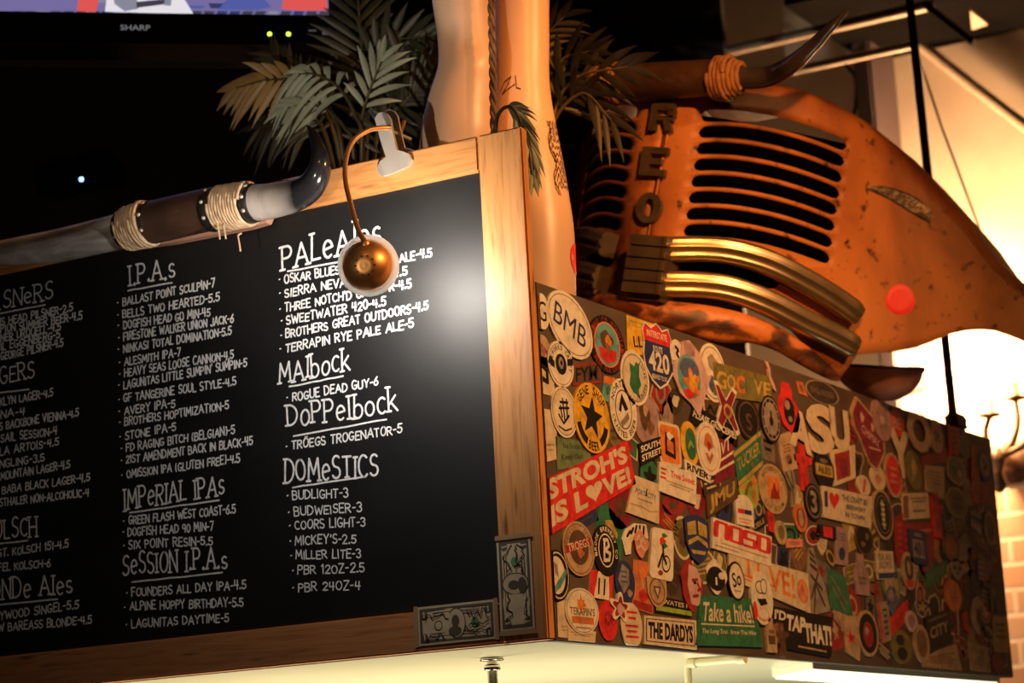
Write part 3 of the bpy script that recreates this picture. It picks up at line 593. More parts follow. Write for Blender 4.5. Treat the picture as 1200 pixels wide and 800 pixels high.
a, b = tvuv(381, 39); m_ = MB(); tvbox(m_, a-.008, b-.008, a+.008, b+.008, .0122, .0128); tvbox(m_, a-.04, b+.0, a-.022, b+.004, .0122, .0128); m_.build('badge', em('badge_grey', (.16, .16, .17), .4), tv)
m_ = MB(); c = T(-.5, .3, -.10); m_.tube([c, (c[0], c[1], 4.75)], .03, 12); tvbox(m_, -.7, .15, -.3, .45, -.10, -.0545); m_.build('ceiling_mount', M_soot, tv)
# small set-top box on the dark wall
q = on('y', 3.2, 95.5, 210)
bx = thing('receiver_box', 'black receiver box with a tiny blue light in the dark left of the horns', 'receiver', (q[0], 3.25, q[2]-.03))
MB().bbox((q[0]-.22, 3.2, q[2]-.03), (q[0]+.14, 3.299, q[2]+.03), .005).build('casing', M_gloss, bx)
MB().lathe((q[0], 3.1995, q[2]), (0, -1, 0), [(.0055, 0), (.005, .002), (0, .003)], 10).build('indicator_light', em('blue_led', (.25, .5, 1), 14), bx)

# ================================================================== mannequin legs
YL = .27
M_skin = noisy('mannequin_skin', [(.3, (.64, .40, .25)), (.7, (.74, .49, .32))], 5, 4, .38, bump=.03)
class Limb:
    def __init__(s, rows, y):
        """rows: (v, centre u, half width) in the photo's frame, on the depth plane y"""
        s.c = []; s.r = []
        for v, u, hw in rows:
            c = on('y', y, u, v); s.c.append(c); s.r.append(np.linalg.norm(on('y', y, u+hw, v)-c)*.93)
        n = 8*(len(rows)-1)+1; s.c = smooth_path(s.c, 8); s.r = [x[0] for x in smooth_path([(x, 0, 0) for x in s.r], 8)]; s.v = [x[0] for x in smooth_path([(row[0], 0, 0) for row in rows], 8)]
    def at(s, v, th, off=.0):
        """th: angle round the limb from the viewer-facing side, positive to the right"""
        k = np.interp(v, s.v, range(len(s.v))); i = min(int(k), len(s.c)-2); f = k-i
        c = s.c[i]*(1-f)+s.c[i+1]*f; r = s.r[i]*(1-f)+s.r[i+1]*f+off
        fw = np.array([.47, -.88, 0]); rt = np.array([.88, .47, 0]); t = math.radians(th)
        return c+r*(math.cos(t)*fw*.95+math.sin(t)*rt)
    def mesh(s, bumps=()):
        mb = MB(); n = 36; vs = []; fs = []
        for v in s.v:
            for j in range(n):
                th = 360*j/n-180; o = 0
                for bv, bt, sv, st, am in bumps: o += am*math.exp(-((v-bv)/sv)**2-(((th-bt+180) % 360-180)/st)**2)
                vs.append(s.at(v, th, o))
        for i in range(len(s.v)-1):
            for j in range(n): fs.append((i*n+j, i*n+(j+1) % n, (i+1)*n+(j+1) % n, (i+1)*n+j))
        mb.add(vs, fs, 0, True); mb.add(vs[:n], [tuple(range(n))]); mb.add(vs[-n:], [tuple(range(n))[::-1]]); return mb
def base_v(u, y):
    lo, hi = 200., 420.
    for _ in range(40):
        m = (lo+hi)/2
        if on('y', y, u, m)[2] > ZT: lo = m
        else: hi = m
    return lo
bv1 = base_v(533, YL-.03); L1 = Limb([(-160, 540, 42), (-90, 540, 39), (-40, 541, 35), (0, 541, 31.5), (40, 545, 30), (75, 547, 31), (105, 543, 35.5), (135, 538.5, 39), (170, 536, 41), (240, 527, 36), (bv1, 520, 33)], YL-.03)
l1 = thing('mannequin_leg', 'bare mannequin leg rising behind the top rail of the chalkboard beside the clip lamp', 'mannequin leg', L1.c[-1])
L1.mesh([(50, -35, 22, 22, -.006), (85, 10, 16, 30, .006), (78, 55, 20, 25, .004), (62, 0, 8, 20, -.003)]).build('leg', M_skin, l1)
bv2 = base_v(624, YL+.105); L2 = Limb([(-160, 611, 41), (-90, 611, 37), (-40, 611, 32), (0, 611.5, 30), (50, 612, 29.5), (100, 612, 30), (145, 614, 34.5), (190, 617, 40), (235, 620, 44.5), (285, 622.5, 48), (bv2, 624, 49)], YL+.105)
l2 = thing('mannequin_leg', 'tattooed mannequin leg with a red dot standing between chalkboard and truck grille', 'mannequin leg', L2.c[-1])
L2.mesh([(110, 25, 20, 20, .002), (150, 35, 30, 25, -.003)]).build('leg', M_skin, l2)
M_tat = mat('tattoo_ink', (.03, .018, .012), .5); r = random.Random(11)
def on_limb(Lb, mb, pls, th=.7):
    ribbon(mb, pls, lambda x, y, l: Lb.at(y, x, .0006+.00012*l), th)
mb = MB()
for row in range(9):
    v = 152+row*9.2; pl = []
    for i in range(15):
        t = i/14; pl.append((48+38*t, v+3.6*math.sin(i*1.9+row)+r.uniform(-1, 1)+(3 if i % 4 == 0 else 0)))
    on_limb(L2, mb, [pl], .65)
for k in range(2): on_limb(L2, mb, [[(47+5*math.sin(i*.8+k), 150+i*5.5) for i in range(17)], [(86+2*math.sin(i*1.1), 150+i*5.5) for i in range(17)]], .7)
mb.build('tattoo', M_tat, l2); mb = MB()
on_limb(L2, mb, [[(-48, 112), (-38, 103), (-22, 98), (-30, 108), (-42, 116), (-28, 112), (-14, 108)], [(-12, 98), (-10, 112), (-2, 114)]], .8)
mb.build('ink_mark', M_tat, l2)
mb = MB(); vs = [L2.at(308+18*math.sin(t), 84+17*math.cos(t)*1.3, .0012) for t in np.linspace(0, 2*math.pi, 33)[:-1]]; vs.append(L2.at(308, 84, .0012))
mb.add(vs, [(i, (i+1) % 32, 32) for i in range(32)]); M_red = mat('fluorescent_red_paper', (.86, .045, .05), .5); mb.build('red_dot', M_red, l2)
# rope between the legs
M_twine = noisy('dark_twine', [(.3, (.10, .05, .025)), (.7, (.26, .14, .07))], 50, 4, .9, bump=.5)
P = [on('y', .135, 576+v*.02, v) for v in np.linspace(-300, base_v(578, .135)-2, 220)]; mb = MB()
for k in range(3):
    mb.tube([p+.0042*np.array([math.cos(i*.42+k*2.094), math.sin(i*.42+k*2.094), 0]) for i, p in enumerate(P)], .0038, 6)
tag(mb.build('rope', M_twine), 'dark twisted rope hanging between the two mannequin legs', 'rope')

# ================================================================== palms
def leafmat(n, a, b): return noisy(n, [(.3, a), (.7, b)], 14, 4, .45, bump=.1)
M_lg = leafmat('grey_green_leaf', (.26, .30, .21), (.44, .48, .34)); M_gold = leafmat('dry_golden_leaf', (.34, .20, .06), (.52, .32, .10)); M_dk = leafmat('shade_darkened_leaf', (.022, .024, .011), (.05, .05, .024)); M_stem = leafmat('palm_stem', (.06, .05, .02), (.12, .09, .04))  # the dark leaf tone has the dimness behind the board put in
def frond(par, pts, mt, n=16, ln=.12, wd=.011, droop=.35, spread=1.0, seed=1, t0=.35):
    r = random.Random(seed); P = smooth_path(pts, 10); N = len(P); mb = MB(); mb.tube(P, lin([.006, .004, .0015], N), 6, 1)
    for i in range(n):
        f = t0+(1-t0)*i/(n-1); k = f*(N-1); j = min(int(k), N-2); c = P[j]*(1-(k-j))+P[j+1]*(k-j); tg = P[j+1]-P[j]; tg /= np.linalg.norm(tg)
        side = np.cross(tg, CD); side /= np.linalg.norm(side)+1e-9
        for sg in (-1, 1):
            L = ln*(.55+.6*math.sin(math.pi*min(1, .25+.65*(i/(n-1)))))*r.uniform(.8, 1.12); d = tg*(.55+.55*i/(n-1))+side*sg*spread*(1-.45*i/(n-1))+CD*r.uniform(-.25, .25); d /= np.linalg.norm(d)
            nb = np.cross(d, CD); nb /= np.linalg.norm(nb)+1e-9; S_ = 6; vs = []; fs = []
            for q in range(S_+1):
                t = q/S_; p = c+d*L*t+np.array([0, 0, -1])*droop*L*t*t; w_ = wd*.62*(.35+1.5*t*(1-t)*2.2)*(1-t**4)+.0004
                vs += [p-nb*w_+CD*w_*.35, p, p+nb*w_+CD*w_*.35]
            for q in range(S_):
                a = 3*q; fs += [(a, a+1, a+4, a+3), (a+1, a+2, a+5, a+4)]
            mb.add(vs, fs, 0, True)
    return mb.build('frond', [mt, M_stem], par)
M_dim = leafmat('shaded_leaf', (.010, .009, .004), (.022, .02, .010))  # leaf colour darkened to stand for shade on the right palm
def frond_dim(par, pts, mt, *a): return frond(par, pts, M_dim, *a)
def pot(par, c, r=.07, h=.12):
    MB().lathe((c[0], c[1], ZT), (0, 0, 1), [(0, .001), (r*.72, .001), (r*.98, h*.9), (r*1.06, h*.9), (r*1.06, h), (r*.94, h), (r*.9, h*.85), (0, h*.85)], 24).build('pot', noisy('dark_pot', [(.3, (.03, .018, .012)), (.7, (.06, .035, .022))], 9, 4, .6), par)
pc = on('z', ZT+.1, 412, 300); pc = np.array([on('y', .62, 412, 200)[0], .62, ZT+.1])
pa = thing('potted_palm', 'palm with pale green and golden fronds behind the chalkboard left of the legs', 'palm', (pc[0], pc[1], ZT)); pot(pa, pc)
Fp = lambda y, *l: [pc]+[on('y', yy if yy else y, u, v) for (u, v, *w) in l for yy in [w[0] if w else None]]
frond(pa, Fp(.48, (402, 185), (388, 132), (362, 99), (318, 93), (277, 103)), M_gold, 9, .085, .012, .35, .75, 1, .66)
frond(pa, Fp(.45, (425, 180), (416, 135), (398, 104), (372, 88), (350, 86)), M_lg, 7, .11, .010, .8, .9, 2, .55)
frond(pa, Fp(.45, (424, 185), (424, 140), (434, 105), (447, 72)), M_lg, 6, .10, .009, .3, .6, 3, .6)
frond(pa, Fp(.45, (415, 190), (404, 150), (376, 125), (338, 124)), M_lg, 5, .08, .010, .4, .5, 4, .7)
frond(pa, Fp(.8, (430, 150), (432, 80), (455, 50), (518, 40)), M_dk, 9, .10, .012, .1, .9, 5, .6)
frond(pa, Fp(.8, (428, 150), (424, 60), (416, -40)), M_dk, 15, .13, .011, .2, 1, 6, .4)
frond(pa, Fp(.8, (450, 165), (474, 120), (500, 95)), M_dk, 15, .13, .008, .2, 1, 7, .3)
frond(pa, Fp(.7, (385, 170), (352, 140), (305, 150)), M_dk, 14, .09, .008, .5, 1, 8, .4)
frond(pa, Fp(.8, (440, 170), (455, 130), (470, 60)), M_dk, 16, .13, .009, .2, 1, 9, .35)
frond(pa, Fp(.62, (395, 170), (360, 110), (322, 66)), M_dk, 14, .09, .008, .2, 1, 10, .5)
frond(pa, Fp(.10, (470, 225, .2), (530, 225, .12), (572, 185, .1), (584, 134, .1), (602, 128, .1), (618, 165, .1), (624, 205, .1)), M_lg, 20, .045, .0055, .5, .45, 12, .66)
pc2 = np.array([on('y', .62, 618, 200)[0], .62, ZT+.1]); pb = thing('potted_palm', 'shadowed palm with dull leaves between the tattooed leg and the truck grille', 'palm', (pc2[0], pc2[1], ZT)); pot(pb, pc2)
Fq = lambda y, *l: [pc2]+[on('y', y, u, v) for u, v in l]
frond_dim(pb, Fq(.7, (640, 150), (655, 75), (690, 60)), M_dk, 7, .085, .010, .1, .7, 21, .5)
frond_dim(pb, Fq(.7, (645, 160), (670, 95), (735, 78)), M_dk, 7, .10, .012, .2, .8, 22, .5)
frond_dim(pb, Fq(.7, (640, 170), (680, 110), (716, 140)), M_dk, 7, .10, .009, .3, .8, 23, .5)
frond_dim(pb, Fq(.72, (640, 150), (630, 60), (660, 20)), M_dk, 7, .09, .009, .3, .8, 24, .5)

# ================================================================== truck front
XC = -.3
TP = np.array([(0, 1.05), (.05, 1.053), (.085, 1.067), (.15, 1.111), (.22, 1.177), (.28, 1.243), (.335, 1.314), (.38, 1.375), (.45, 1.44), (.6, 1.50), (.75, 1.54), (.95, 1.60)])
_s = np.linspace(0, .95, 191); _y = np.interp(_s, TP[:, 0], TP[:, 1])
_ker = np.ones(11)/11; _ye = np.concatenate([_y[5:0:-1], _y, 2*_y[-1]-_y[-2:-7:-1]]); _y = np.convolve(_ye, _ker, 'valid')
RHO = math.radians(14); TX = np.array([math.cos(RHO), 0, -math.sin(RHO)]); TZ = np.array([math.sin(RHO), 0, math.cos(RHO)]); Z0 = 2.893
def LW(x, y, z): return np.array([XC, y, Z0])+TX*x+TZ*(z-Z0)       # the truck leans over to its right
def TS(dx, z, side=1, off=0.): return LW(side*dx, np.interp(abs(dx), _s, _y)-off, z)
def tinv(u, v, off=0., side=1, q=(.3, 2.9)):
    q = np.array(q, float)
    for _ in range(80):
        p = pj(TS(q[0], q[1], side, off))-(u, v)
        if abs(p).max() < 1e-4: break
        J = np.array([(pj(TS(q[0]+1e-4, q[1], side, off))-(u, v)-p)/1e-4, (pj(TS(q[0], q[1]+1e-4, side, off))-(u, v)-p)/1e-4]).T
        q = q-np.clip(np.linalg.solve(J+np.eye(2)*1e-9, p), -.08, .08)
    return q
def rust_mat():
    m = noisy('rusted_orange_paint', [(.30, (.05, .015, .007)), (.43, (.20, .065, .018)), (.56, (.42, .15, .038)), (.75, (.58, .24, .07))], 4.2, 9, .52, .0, (1, 1, .6), .25, (0, 0, 0), .4, .4)
    nt = m.node_tree; L = nt.links.new; b = nt.nodes['Principled BSDF']
    n = nt.nodes.new('ShaderNodeTexNoise'); n.inputs['Scale'].default_value = 38; n.inputs['Detail'].default_value = 6
    r = nt.nodes.new('ShaderNodeValToRGB'); r.color_ramp.elements[0].position = .60; r.color_ramp.elements[0].color = (0, 0, 0, 1); r.color_ramp.elements[1].position = .72; r.color_ramp.elements[1].color = (1, 1, 1, 1)
    mx = nt.nodes.new('ShaderNodeMixRGB'); mx.inputs[2].default_value = (.045, .018, .008, 1)
    L(nt.nodes['Texture Coordinate'].outputs['Object'], n.inputs['Vector']); L(n.outputs['Fac'], r.inputs[0]); L(r.outputs[0], mx.inputs[0]); L(nt.nodes['Color Ramp'].outputs[0], mx.inputs[1]); L(mx.outputs[0], b.inputs['Base Color'])
    return m
M_rust = rust_mat()
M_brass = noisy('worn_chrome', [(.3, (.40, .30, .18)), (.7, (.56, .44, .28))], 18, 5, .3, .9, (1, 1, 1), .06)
M_dull = noisy('tarnished_shaded_metal', [(.3, (.11, .085, .06)), (.7, (.20, .155, .11))], 25, 5, .42, .7)
M_slotdark = mat('slot_dark_black', (.0015, .0012, .001), 1., spec=0.)
tr = thing('truck_front', 'rusty orange vintage truck grille and fender with chrome bars above the sticker panel', 'truck grille', (XC, 1.5, ZT))
bt = np.array([(0, 2.80)]+[tuple(tinv(*p)) for p in [(800, 344), (880, 347), (912, 362), (924, 385), (936, 403), (962, 425), (985, 443), (1005, 415), (1050, 412), (1085, 404), (1110, 392), (1140, 385), (1170, 388), (1200, 400), (1240, 425)]])
tp_ = np.array([(0, 3.275)]+[tuple(tinv(*p)) for p in [(830, 108), (880, 100), (910, 101), (950, 113), (1000, 140), (1050, 180), (1090, 220), (1130, 265), (1160, 308), (1200, 345), (1240, 385)]])
e_ = tinv(1268, 430); SEND = e_[0]; bt = np.vstack([bt[:-1], [SEND, e_[1]-.012]]); tp_ = np.vstack([tp_, [SEND, e_[1]+.006]])
def zbt(s): return np.interp(s, bt[:, 0], bt[:, 1])
def ztp(s): return np.interp(s, tp_[:, 0], tp_[:, 1])
ub = tinv(860, 296, .045); lb = tinv(860, 340, .045)
HS = .0134; slots = [(3.219-.0365*k, HS) for k in range(8)]+[((ub[1]+lb[1])/2, .018)]
SR_ = .335
rows = []
for tc, h in slots[::-1]:
    for f in (-1, -.92, -.7, 0, .7, .92, 1): rows.append((tc+f*h, (tc, h)))
def zrow(t, s):
    if s > SR_:
        a, b = zbt(SR_), ztp(SR_); f = (t-a)/(b-a); return zbt(s)+(ztp(s)-zbt(s))*f
    return t+(.019*max(0, 1-((s-.2)/.13)**2) if t > 2.92 else 0)
S0, S1 = .08, .327
inner = list(np.linspace(0, 1, 15))
outer = [.343, .35, .36, .37, .38, .39, .405, .42, .445, .47, .5, .53, .56, .59, .62, .65, .68, .71, .75, .8, .85]
def shell(side, smax):
    mb = MB(); allrows = []; mask = []
    def cols(tc, h, t):
        if h: d = h-math.sqrt(max(h*h-(t-tc)**2, 0)) if abs(t-tc) < h*1.001 else h
        else: d = HS
        a, b = S0+d, S1-d
        if h and tc < 2.9: b -= .07
        return [0, .02, .042, .06]+[a+(b-a)*q for q in inner]+[.335]+[s for s in outer if s < min(smax, SEND)-.01]+([SEND] if smax > SEND else [])
    R_ = []
    n1 = 4
    t_lo = rows[0][0]; t_hi = rows[-1][0]
    for i in range(n1):
        R_.append(('lo', i/n1))
    for t, sl in rows: R_.append(('t', t, sl))
    for i in range(1, 5): R_.append(('hi', i/4))
    for yo, zo in ((.018, .010), (.05, .016), (.11, .012), (.22, -.01)): R_.append(('back', yo, zo))
    grid = []
    for rr in R_:
        if rr[0] == 't': cs = cols(*rr[2], rr[1])
        elif rr[0] == 'lo': cs = cols(*rows[0][1], t_lo)
        else: cs = cols(0, 0, 0)
        L = []
        for s in cs:
            if rr[0] == 't': z = zrow(rr[1], s)
            elif rr[0] == 'lo': z = zbt(s)+(zrow(t_lo, s)-zbt(s))*rr[1]
            elif rr[0] == 'hi': z = zrow(t_hi, s)+(ztp(s)-zrow(t_hi, s))*rr[1]
            else: z = ztp(s)
            p = TS(s, z, side)
            if rr[0] == 'hi': p = p+np.array([0, .012*rr[1]**2, 0])
            if rr[0] == 'back': p = p+np.array([0, .012+rr[1], rr[2]])
            L.append(p)
        grid.append(L)
    nc = len(grid[0]); vs = [p for L in grid for p in L]; fs = []
    for i in range(len(grid)-1):
        a, b = R_[i], R_[i+1]; hole = a[0] == 't' and b[0] == 't' and a[2] == b[2]
        for j in range(nc-1):
            if hole and 4 <= j < 4+len(inner)-1: continue
            f = (i*nc+j, i*nc+j+1, (i+1)*nc+j+1, (i+1)*nc+j); fs.append(f if side == 1 else f[::-1])
    mb.add(vs, fs, 0, True); return mb
m_ = shell(1, .85); l_ = shell(-1, .43); m_.add(l_.v, l_.f, 0, True)
so = m_.build('grille_shell', M_rust, tr)
sd = so.modifiers.new('thickness', 'SOLIDIFY'); sd.thickness = .0035; sd.offset = -1
# added black backing stands for the unlit dark behind the slots
mb = MB()
for side in (1, -1):
    S_ = list(np.linspace(0, .325, 14)); Z_ = np.linspace(2.86, 3.235, 6); vs = [TS(s, z, side, -.075-.05*s) for z in Z_ for s in S_]
    fs = [(i*14+j, i*14+j+1, (i+1)*14+j+1, (i+1)*14+j) for i in range(5) for j in range(13)]; mb.add(vs, fs, 0, True)
ra = mb.build('slot_backing', M_slotdark, tr); sd = ra.modifiers.new('thickness', 'SOLIDIFY'); sd.thickness = .02; sd.offset = 0
# chrome bars
prof = [(-.02, -.026), (.010, -.027), (.020, -.022), (.024, -.013), (.019, -.008), (.028, 0), (.030, .006), (.022, .011), (.025, .017), (.020, .025), (.008, .028), (-.02, .027)]
def bar(pxs, side, m):
    q = [tinv(u, v, .045) for u, v in pxs]; q = smooth_path([(a, b, 0) for a, b in q], 6)
    P = [TS(a, b, side, .045) for a, b, _ in q]; n = len(prof); vs = []; fs = []; mb = MB()
    for i, p in enumerate(P):
        tg = P[min(i+1, len(P)-1)]-P[max(i-1, 0)]; tg /= np.linalg.norm(tg); up = TZ.copy(); up -= tg*(up @ tg); up /= np.linalg.norm(up)
        out = np.cross(tg, up)*side
        k = 1 if i < len(P)-3 else (1, .93, .75)[i-len(P)+3]
        for o, z in prof: vs.append(p+out*o*k+up*z*k)
    for i in range(len(P)-1):
        for j in range(n): f = (i*n+j, i*n+(j+1) % n, (i+1)*n+(j+1) % n, (i+1)*n+j); fs.append(f)
    mb.add(vs, fs, 0, True); mb.add(vs[:n], [tuple(range(n))]); mb.add(vs[-n:], [tuple(range(n))])
    return mb.build('chrome_bar', m, tr)
UB = [(780, 293), (825, 292), (860, 296), (900, 308), (940, 328), (975, 349), (1006, 371)]
LB = [(776, 333), (825, 334), (860, 340), (900, 355), (940, 376), (975, 393), (1003, 408)]
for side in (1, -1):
    for pth in (UB, LB): bar(pth, side, M_brass if side == 1 else M_dull)  # left bars get the darker metal, shade put into their colour
# centre block of the bars
ba = tinv(735, 312, .065, 1, (0, 2.9))[0]; bb = tinv(786, 308, .065, 1, (0, 2.9))[0]; bz1 = tinv(762, 276, .065, 1, (0, 2.9))[1]; bz0 = tinv(755, 346, .065, 1, (0, 2.9))[1]
mb = MB(); zz = [bz1-(bz1-bz0)/5*i for i in range(6)]
rk = .30
def nosebox(mb, x0, x1, z0, z1, d0, d1, m=0, rake=rk, bev=0):
    vs = []
    for d in (d0, d1):
        for z in (z0, z1):
            for x in (x0, x1): vs.append(LW(x, 1.045-d, z))
    mb.add(vs, [(0, 1, 3, 2), (4, 6, 7, 5), (0, 4, 5, 1), (2, 3, 7, 6), (0, 2, 6, 4), (1, 5, 7, 3)], m)
nosebox(mb, ba+.002, bb-.002, zz[5], zz[0]-.002, 0, .060)
for i in range(5): nosebox(mb, ba, bb, zz[i+1]+.003, zz[i]-.001, .0, .070); nosebox(mb, bb-.007, bb+.0015, zz[i+1]+.003, zz[i]-.001, .069, .0725, 1)  # bright strip down the right edge stands for caught light
nosebox(mb, ba+.004, bb-.004, zz[5]-.010, zz[5], .0, .05)
mb.build('centre_block', [M_dull, M_brass], tr)
# raised letters down the nose
un = TZ; on_ = np.array([0, -1., 0])
def letter(polys, u, v, w, h, m=M_dull):
    c = TS(*tinv(u, v, 0, 1, (0, 3))); c[1] = 1.05; mb = MB()
    for pl in polys:
        A = [c+TX*x*w/2+un*y*h/2+on_*.005 for x, y in pl]; Bq = [p+on_*.013 for p in A]; n = len(pl)
        mb.add(A+Bq, [tuple(range(n))[::-1], tuple(range(n, 2*n))]+[(i, (i+1) % n, n+(i+1) % n, n+i) for i in range(n)])
    return mb.build('badge_letter', m, tr)
bxp = lambda x0, y0, x1, y1: [(x0, y0), (x1, y0), (x1, y1), (x0, y1)]
letter([bxp(-1, -1, -.45, 1), bxp(-.45, .5, .9, 1), bxp(.45, 0, 1, .55), bxp(-.45, -.25, .9, .1), [(.1, -.25), (.62, -.25), (1, -1), (.45, -1)]], 780, 139, .060, .062)
letter([bxp(-1, -1, -.3, 1), bxp(-.3, .55, 1, 1), bxp(-.3, -.2, .6, .2), bxp(-.3, -1, 1, -.55)], 770, 191, .064, .064)
o1 = [(math.cos(t), math.sin(t)) for t in np.linspace(0, 2*math.pi, 25)[:-1]]
letter([[o1[i], o1[(i+1) % 24], (o1[(i+1) % 24][0]*.42, o1[(i+1) % 24][1]*.58), (o1[i][0]*.42, o1[i][1]*.58)] for i in range(24)], 764, 245, .062, .068)
mb = MB(); mb.tube([TS(.016, 3.22)+on_*.004, TS(.005, bz1)+on_*.004], .003, 8); mb.build('badge_rod', M_rust, tr)
# chin under the bars
CP = [(747, 361, 12), (790, 370, 17), (840, 380, 20), (880, 386, 16), (910, 397, 14), (940, 415, 13), (962, 430, 10), (976, 439, 7), (984, 444, 3)]
def chin(side):
    q = [(*tinv(u, v, .03), hw) for u, v, hw in CP]; q[0] = (0.0, q[0][1], q[0][2]); q = smooth_path(q, 6); P = [TS(max(a, 0), b, side, .03) for a, b, _ in q]; R_ = [c/530 for *_, c in q]; mb = MB(); n = 14; vs = []; fs = []
    for p, r_ in zip(P, R_):
        for j in range(n):
            t = 2*math.pi*j/n; vs.append(p+np.array([0, -.75, 0])*r_*math.cos(t)+TZ*r_*math.sin(t))
    for i in range(len(P)-1):
        for j in range(n): f = (i*n+j, i*n+(j+1) % n, (i+1)*n+(j+1) % n, (i+1)*n+j); fs.append(f)
    mb.add(vs, fs, 0, True); mb.add(vs[-n:], [tuple(range(n))]); return mb
M_rust2 = noisy('heavily_rusted_paint', [(.36, (.03, .010, .006)), (.48, (.14, .045, .014)), (.56, (.50, .17, .035)), (.75, (.62, .24, .06))], 11, 8, .45, 0, (1, 1, 2.2), .5, (0, 0, 0), .6)
a = chin(1); b = chin(-1); a.add(b.v, b.f, 0, True); a.build('chin_bar', M_rust2, tr)
# dark vent trim and red dot on the fender
def patch(px, off, m, name, par, lab=None, bumps=False):
    q = [tinv(u, v, 0) for u, v in px]; c = np.mean(q, 0); n = len(q); K = 5; vs = [TS(*c, 1, off+.006)]; fs = []
    for k in range(1, K+1):
        for a_ in q: p = c+(a_-c)*k/K; vs.append(TS(*p, 1, off+(.006 if k < K else .002)))
    for j in range(n): fs.append((0, 1+j, 1+(j+1) % n))
    for k in range(K-1):
        for j in range(n): a0_ = 1+k*n; fs.append((a0_+j, a0_+n+j, a0_+n+(j+1) % n, a0_+(j+1) % n))
    mb = MB(); mb.add(vs, fs, 0, True); o = mb.build(name, m, par)
    if lab: o['label'] = lab
    return o
tl = [(1016, 221), (1021, 218), (1034, 218), (1050, 221), (1066, 227), (1080, 235), (1092, 246), (1095, 254), (1091, 262), (1080, 256), (1068, 249), (1055, 241), (1040, 232), (1024, 225)]
mt = noisy('pitted_dark_trim', [(.35, (.04, .03, .02)), (.65, (.17, .13, .085))], 55, 3, .4, .5, bump=1.0)
patch(tl, .001, mt, 'vent_trim', tr)
dq = [(1055+17.5*math.cos(t)*(1+.06*math.sin(3*t)), 351+18.5*math.sin(t)) for t in np.linspace(0, 2*math.pi, 25)[:-1]]
patch(dq, -.002, M_red, 'red_dot', tr, 'round red sticker')
# wooden blocks that carry the truck front
M_blk = pine('support_block_pine', (1, 12, 12), (0, 0, 0), (.3, .17, .08), (.2, .1, .04))
MB().bbox((XC-.32, 1.18, ZT), (XC-.18, 1.32, 2.88), .003).build('support_block', M_blk, tr)

# ================================================================== horns over the hood
hd = thing('horn_mount', 'dark pair of cattle horns with rope wraps lying over the truck hood', 'horns', on('y', 1.0, 790, 118))
K = lambda u, v, y=1.015: on('y', y, u, v)
M_dsis = noisy('dark_cord', [(.3, (.20, .085, .03)), (.7, (.36, .17, .06))], 45, 4, .8, bump=.5)
P = smooth_path([K(722, 97), K(780, 94), K(842, 91)], 8); MB().tube(P, [.041]*len(P), 22).build('core', M_leath, hd)
m_ = helix(MB(), K(694, 99), K(727, 97), .034, .043, 8, .0052); m_.build('rope_wrap', M_dsis, hd)
m_ = helix(MB(), K(838, 92), K(856, 91), .043, .045, 4, .006); helix(m_, K(856, 91), K(870, 90.5), .040, .028, 3.2, .006); m_.build('rope_wrap', M_dsis, hd)
P = smooth_path([K(860, 91), K(885, 91.5), K(908, 87), K(932, 72, .98), K(955, 51, .95), K(978, 27, .92), K(996, 10, .9)], 7); MB().tube(P, lin([.024, .0235, .022, .0185, .014, .009, .0015], len(P)), 18).build('horn', M_hornd, hd)
P = smooth_path([K(705, 98), K(680, 97), K(660, 90), K(645, 72, 1.03), K(640, 50, 1.06), K(645, 25, 1.08)], 7); MB().tube(P, lin([.027, .025, .022, .018, .012, .002], len(P)), 18).build('horn', M_hornd, hd)

# ================================================================== bowl on the panel edge
yb = 1.62; A = on('y', yb, 972, 430); Bq = on('y', yb, 1083, 438); ctr = (A+Bq)/2; hl = np.linalg.norm(Bq-A)/2
bw = thing('metal_bowl', 'rust-brown boat-shaped metal bowl on the top edge of the sticker panel', 'bowl', (ctr[0], ctr[1], ctr[2]-.09))
exb = (Bq-A)/(2*hl); eyb = np.array([-exb[1], exb[0], 0]); n = 20; mm = 12; 
def bowl(k, dz=0): 
    vs = []; fs = []
    for i in range(n+1):
        t = -1+2*i/n; w_ = .075*max(1-abs(t)**2.4, 0)**.75*k+.0005; dpt = .070*max(1-abs(t)**2.2, 0)**.8*k+.001
        for j in range(mm+1):
            a = math.pi*j/mm; vs.append(ctr+exb*hl*t*(1 if k == 1 else .985)+eyb*w_*math.cos(a)+np.array([0, 0, -1])*(dpt*math.sin(a)**.8+dz-.012*abs(t)**3))
    for i in range(n):
        for j in range(mm): a = i*(mm+1)+j; fs.append((a, a+1, a+mm+2, a+mm+1))
    return vs, fs
mb = MB(); v1, f1 = bowl(1); v2, f2 = bowl(.92); mb.add(v1, f1, 0, True); mb.add(v2, [f[::-1] for f in f2], 0, True); mb.build('bowl', noisy('rusted_brown_metal', [(.3, (.14, .07, .05)), (.7, (.40, .20, .13))], 14, 6, .55), bw)
mb = MB(); w1 = mm+1
rim = [np.array(v1[i*w1]) for i in range(n+1)]+[np.array(v1[i*w1+mm]) for i in range(n, -1, -1)]; mb.tube(rim, .004, 8); mb.build('rim', noisy('blue_black_metal', [(.3, (.02, .022, .05)), (.7, (.05, .055, .11))], 12, 4, .4, .3), bw)

